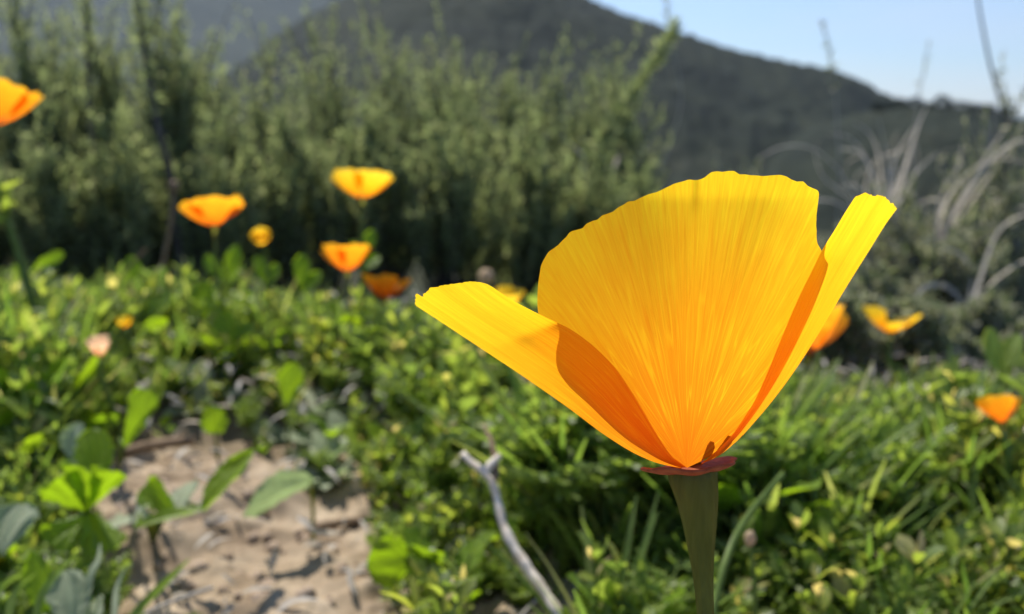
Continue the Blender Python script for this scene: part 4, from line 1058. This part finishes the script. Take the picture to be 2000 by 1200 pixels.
def side_petal(S_, E_, F_, tip, back_tip, dS, dE, dF, label, seed, bulge=.55):
    """S_ = visible fold, E_ = near edge, F_ = far edge (behind); all base -> tip in pixels"""
    nv, nh = 70, 60
    s, e, f = (spline(q, nv + 1) for q in (S_, E_, F_))
    v = np.linspace(0, 1, nv + 1)
    tip = spline(tip, nh + 1); btip = spline(back_tip, nh + 1)
    jt = jag(nh + 1, 2.6, seed)
    PX = np.zeros((nv + 1, 2 * nh + 1)); PY = PX.copy(); DP = PX.copy(); W = np.zeros(2 * nh + 1)
    for c in range(2 * nh + 1):
        q = (c - nh) / nh; w = abs(q) ** 1.6; near = q > 0
        tgt = e if near else f
        p = s + (tgt - s) * w
        end = (tip if near else btip)
        ei = np.array([np.interp(w, np.linspace(0, 1, nh + 1), end[:, k]) for k in (0, 1)])
        lin = s[-1] + (tgt[-1] - s[-1]) * w
        axis_ = unit(s[-1] - s[0])
        p = p + ((ei - lin) + axis_ * np.interp(w, np.linspace(0, 1, nh + 1), jt))[None] * (v ** 5)[:, None]
        a_, b_ = np.array([dS(t) for t in v]), np.array([(dE if near else dF)(t) for t in v])
        DP[:, c] = a_ + (b_ - a_) * w ** bulge
        PX[:, c], PY[:, c] = p[:, 0], p[:, 1]
        W[c] = q
    DP += .0003 * np.sin(W[None] * 17 + seed) * (v[:, None] ** 2)
    P3 = CAM + DP[..., None] * (FWD + RIGHT * ((PX - 1000) / F)[..., None] - UP * ((PY - 600) / F)[..., None])
    ln = np.linalg.norm(spline(S_, nv + 1)[-1] - spline(S_, nv + 1)[0])
    UV = np.stack([np.broadcast_to((W * .45 + .5)[None], DP.shape), np.broadcast_to((v * ln / 600)[:, None], DP.shape)], -1)
    return grid_petal(P3, UV, label=label)

fd = lambda x_, y_: float(front_depth(np.array(x_), np.array(y_)))
# left petal
Ls_ = [(1330, 914), (1300, 909), (1268, 899), (1230, 881), (1190, 856), (1160, 835), (1130, 812), (1100, 790), (1050, 755), (1000, 721), (950, 688), (900, 655), (850, 622), (813, 598)]
Le_ = [(1340, 913), (1320, 900), (1300, 876), (1275, 836), (1250, 792), (1225, 752), (1200, 717), (1170, 686), (1140, 661), (1110, 641), (1080, 627), (1055, 615), (1010, 592), (985, 577), (962, 561)]
Lf_ = [(1334, 911), (1300, 893), (1270, 872), (1235, 845), (1190, 805), (1140, 762), (1080, 715), (1020, 672), (950, 632), (900, 612), (862, 600)]
Lt_ = [(813, 598), (812, 582), (815, 574), (824, 579), (832, 569), (850, 562), (872, 557), (900, 552), (928, 550), (948, 554), (962, 561)]
Lbt_ = [(813, 598), (820, 593), (835, 594), (850, 597), (862, 600)]
le = spline(Le_, 60)
def dE_left(t):
    p = np.array([np.interp(t, np.linspace(0, 1, 60), le[:, k]) for k in (0, 1)])
    return min(fd(max(p[0], 1055), p[1]), D0 + .0028) - .0007 - .0016 * t
side_petal(Ls_, Le_, Lf_, Lt_, Lbt_, lambda t: D0 + .0004 + .0085 * math.sin(min(t * 1.25, 1) * math.pi / 2), dE_left, lambda t: D0 + .003 + .0175 * math.sin(min(t * 1.2, 1) * math.pi / 2), 'left petal spreading out to the side, one ragged tip', 21)
# right petal
Rs_ = [(1372, 906), (1405, 890), (1438, 863), (1462, 838), (1512, 779), (1560, 713), (1600, 650), (1650, 566), (1700, 486), (1730, 438), (1752, 408)]
Re_ = [(1368, 907), (1396, 884), (1430, 850), (1460, 806), (1476, 779), (1500, 726), (1530, 652), (1560, 582), (1585, 531), (1605, 490), (1628, 453), (1650, 416), (1668, 388)]
Rf_ = [(1370, 905), (1400, 886), (1436, 850), (1470, 808), (1520, 735), (1565, 660), (1600, 600), (1640, 530), (1680, 465), (1705, 425), (1722, 402)]
Rt_ = [(1752, 408), (1747, 401), (1737, 395), (1732, 388), (1728, 382), (1718, 382), (1706, 382), (1693, 378), (1680, 381), (1672, 384), (1668, 388)]
Rbt_ = [(1752, 408), (1742, 403), (1730, 401), (1722, 402)]
re_ = spline(Re_, 60)
def dE_right(t):
    p = np.array([np.interp(t, np.linspace(0, 1, 60), re_[:, k]) for k in (0, 1)])
    return min(fd(min(p[0], 1600), p[1]), D0 + .0035) - .0007 - .0012 * t
side_petal(Rs_, Re_, Rf_, Rt_, Rbt_, lambda t: D0 + .0006 + .0080 * math.sin(min(t * 1.25, 1) * math.pi / 2), dE_right, lambda t: D0 + .002 + .0165 * math.sin(min(t * 1.2, 1) * math.pi / 2), 'narrow right petal standing steeply, seen edge on', 22)
# rear petal, leaning away from the lens, almost hidden
nu2, nv2 = 60, 30
Pb = np.zeros((nv2 + 1, nu2 + 1, 3)); UVb = np.zeros((nv2 + 1, nu2 + 1, 2))
for j in range(nv2 + 1):
    t = j / nv2
    for i in range(nu2 + 1):
        q = i / nu2 * 2 - 1
        tt = t * (1 - .12 * abs(q) ** 3)
        px = 1338 + q * (300 * (tt ** .75)) + 10 * q * math.sin(tt * 3); py = 908 - 345 * tt ** 1.1 + 20 * tt * (q * q - .2)
        dp = D0 + .0018 + .022 * tt - .0075 * q * q * tt
        Pb[j, i] = at(px, py, dp); UVb[j, i] = (i / nu2, tt)
grid_petal(Pb, UVb, label='rear petal leaning back, just showing at one edge')

# stamens and pistil
rng = np.random.default_rng(77)
for k in range(14):
    a_ = k * 2.4; q = rng.uniform(.5, 1)
    p0 = at(1350 + 16 * math.cos(a_) * q, 905, D0 + .0030 + .0010 * math.sin(a_))
    p1 = at(1352 + 52 * math.cos(a_) * q, 755 + 22 * rng.normal(), D0 + .0052 + .0022 * math.sin(a_) * q)
    pm = (p0 + p1) / 2 + (p1 - p0) * .05
    a = Acc(); P = spline([p0, pm, p1], 10)
    a.add(*tube(P, np.r_[np.full(4, .0002), np.full(6, .00048)], 6)); a.build('stamen', M['stamen'], hero)
for k in range(4):
    a_ = k * 1.57 + .4
    p0, p1 = at(1350, 900, D0 + .0035), at(1350 + 22 * math.cos(a_), 826, D0 + .005 + .001 * math.sin(a_))
    a = Acc(); a.add(*tube(spline([p0, (p0 + p1) / 2, p1], 8), np.linspace(.0005, .0002, 8), 6)); a.build('stigma', M['stamen'], hero)

# red collar under the petals
cx, cy = 1349, 911
nrm = unit(UP * .985 + FWD * .10 - RIGHT * .10)
e1 = unit(RIGHT - nrm * nrm.dot(RIGHT)); e2 = np.cross(nrm, e1)
Cc = at(cx, cy, D0 + .0030)
prof = [(.0012, -.0006), (.0024, -.0007), (.0034, -.00055), (.0042, -.0003), (.00465, -.0001), (.0048, .0001), (.0046, .00022), (.0040, .0001), (.003, -.0001), (.0015, .0001)]
th = np.linspace(0, 2 * math.pi, 73)
V = np.zeros((len(prof), 73, 3))
for j, (r, z) in enumerate(prof):
    for i, t in enumerate(th):
        w = 1 + .05 * math.sin(3 * t + 1) + .03 * math.sin(7 * t)
        if i == 72: w = 1 + .05 * math.sin(1)
        if r > .0038: w *= 1 + .03 * math.sin(17 * t)
        V[j, i] = Cc - e1 * .0003 + e1 * r * 1.05 * w * math.cos(t) + e2 * r * w * .8 * math.sin(t) + nrm * (z + .00022 * math.sin(2 * t + .6) * (r / .0045) + .00012 * math.sin(5 * t) * (r / .0045))
a = Acc(); a.add(V.reshape(-1, 3), grid(len(prof) - 1, 72)); a.build('rim', M['rim'], hero)['label'] = 'thin reddish brown collar under the petals'
# receptacle and stem with faint ribs
def ribbed(P, r, sides=48, ribs=11, amp=.03):
    V, Q, UV = tube(P, r, sides, False)
    n = len(P); V = V.reshape(n, sides + 1, 3)
    a_ = np.arange(sides + 1) / sides * 2 * math.pi
    V = P[:, None] + (V - P[:, None]) * (1 + amp * np.cos(a_ * ribs))[None, :, None]
    return V.reshape(-1, 3), Q, UV
sp_ = np.array(stem_pts, float)
c2 = spline(np.c_[sp_[:, :2] , sp_[:, 2]], 60)
dpt = D0 + .0030 - .0020 * np.linspace(0, 1, 60)
Pst = np.array([at(c2[i, 0], c2[i, 1], dpt[i]) for i in range(60)])
rad = c2[:, 2] / F * dpt
cut = 34
a = Acc(); a.add(*ribbed(Pst[:cut + 1], rad[:cut + 1])); a.build('receptacle', M['stem'], hero)
Plow = spline([Pst[-1], Pst[-1] + (Pst[-1] - Pst[-6]) * 2.5, g_main + [0, 0, .03], g_main], 40)
a = Acc(); a.add(*ribbed(np.vstack([Pst[cut:], Plow[1:]]), np.r_[rad[cut:], np.linspace(rad[-1], .0011, 39)])); a.build('stem', M['stem'], hero)

# ------------------------------------------------------------------ haze
def build_haze(x, y0, y1, z0, z1, density):
    V = np.array([(sx * x, yy, zz) for zz in (z0, z1) for yy in (y0, y1) for sx in (-1, 1)], float)
    Q = np.array([(0, 2, 3, 1), (4, 5, 7, 6), (0, 1, 5, 4), (2, 6, 7, 3), (0, 4, 6, 2), (1, 3, 7, 5)])
    m, t, o = new_mat('haze_air')
    pv = nd(t, 'ShaderNodeVolumePrincipled'); pv.inputs['Color'].default_value = (0.62, 0.76, 0.98, 1)
    pv.inputs['Density'].default_value = density; pv.inputs['Anisotropy'].default_value = 0.3
    t.links.new(pv.outputs[0], o.inputs['Volume'])
    a = Acc(); a.add(V, Q)
    h = a.build('haze', m, kind='stuff', smooth_=False)
    tag(h, 'thin pale blue haze over the hills', 'haze')
build_haze(4300, -4300, 4300, -60, 480, 1.9e-4)
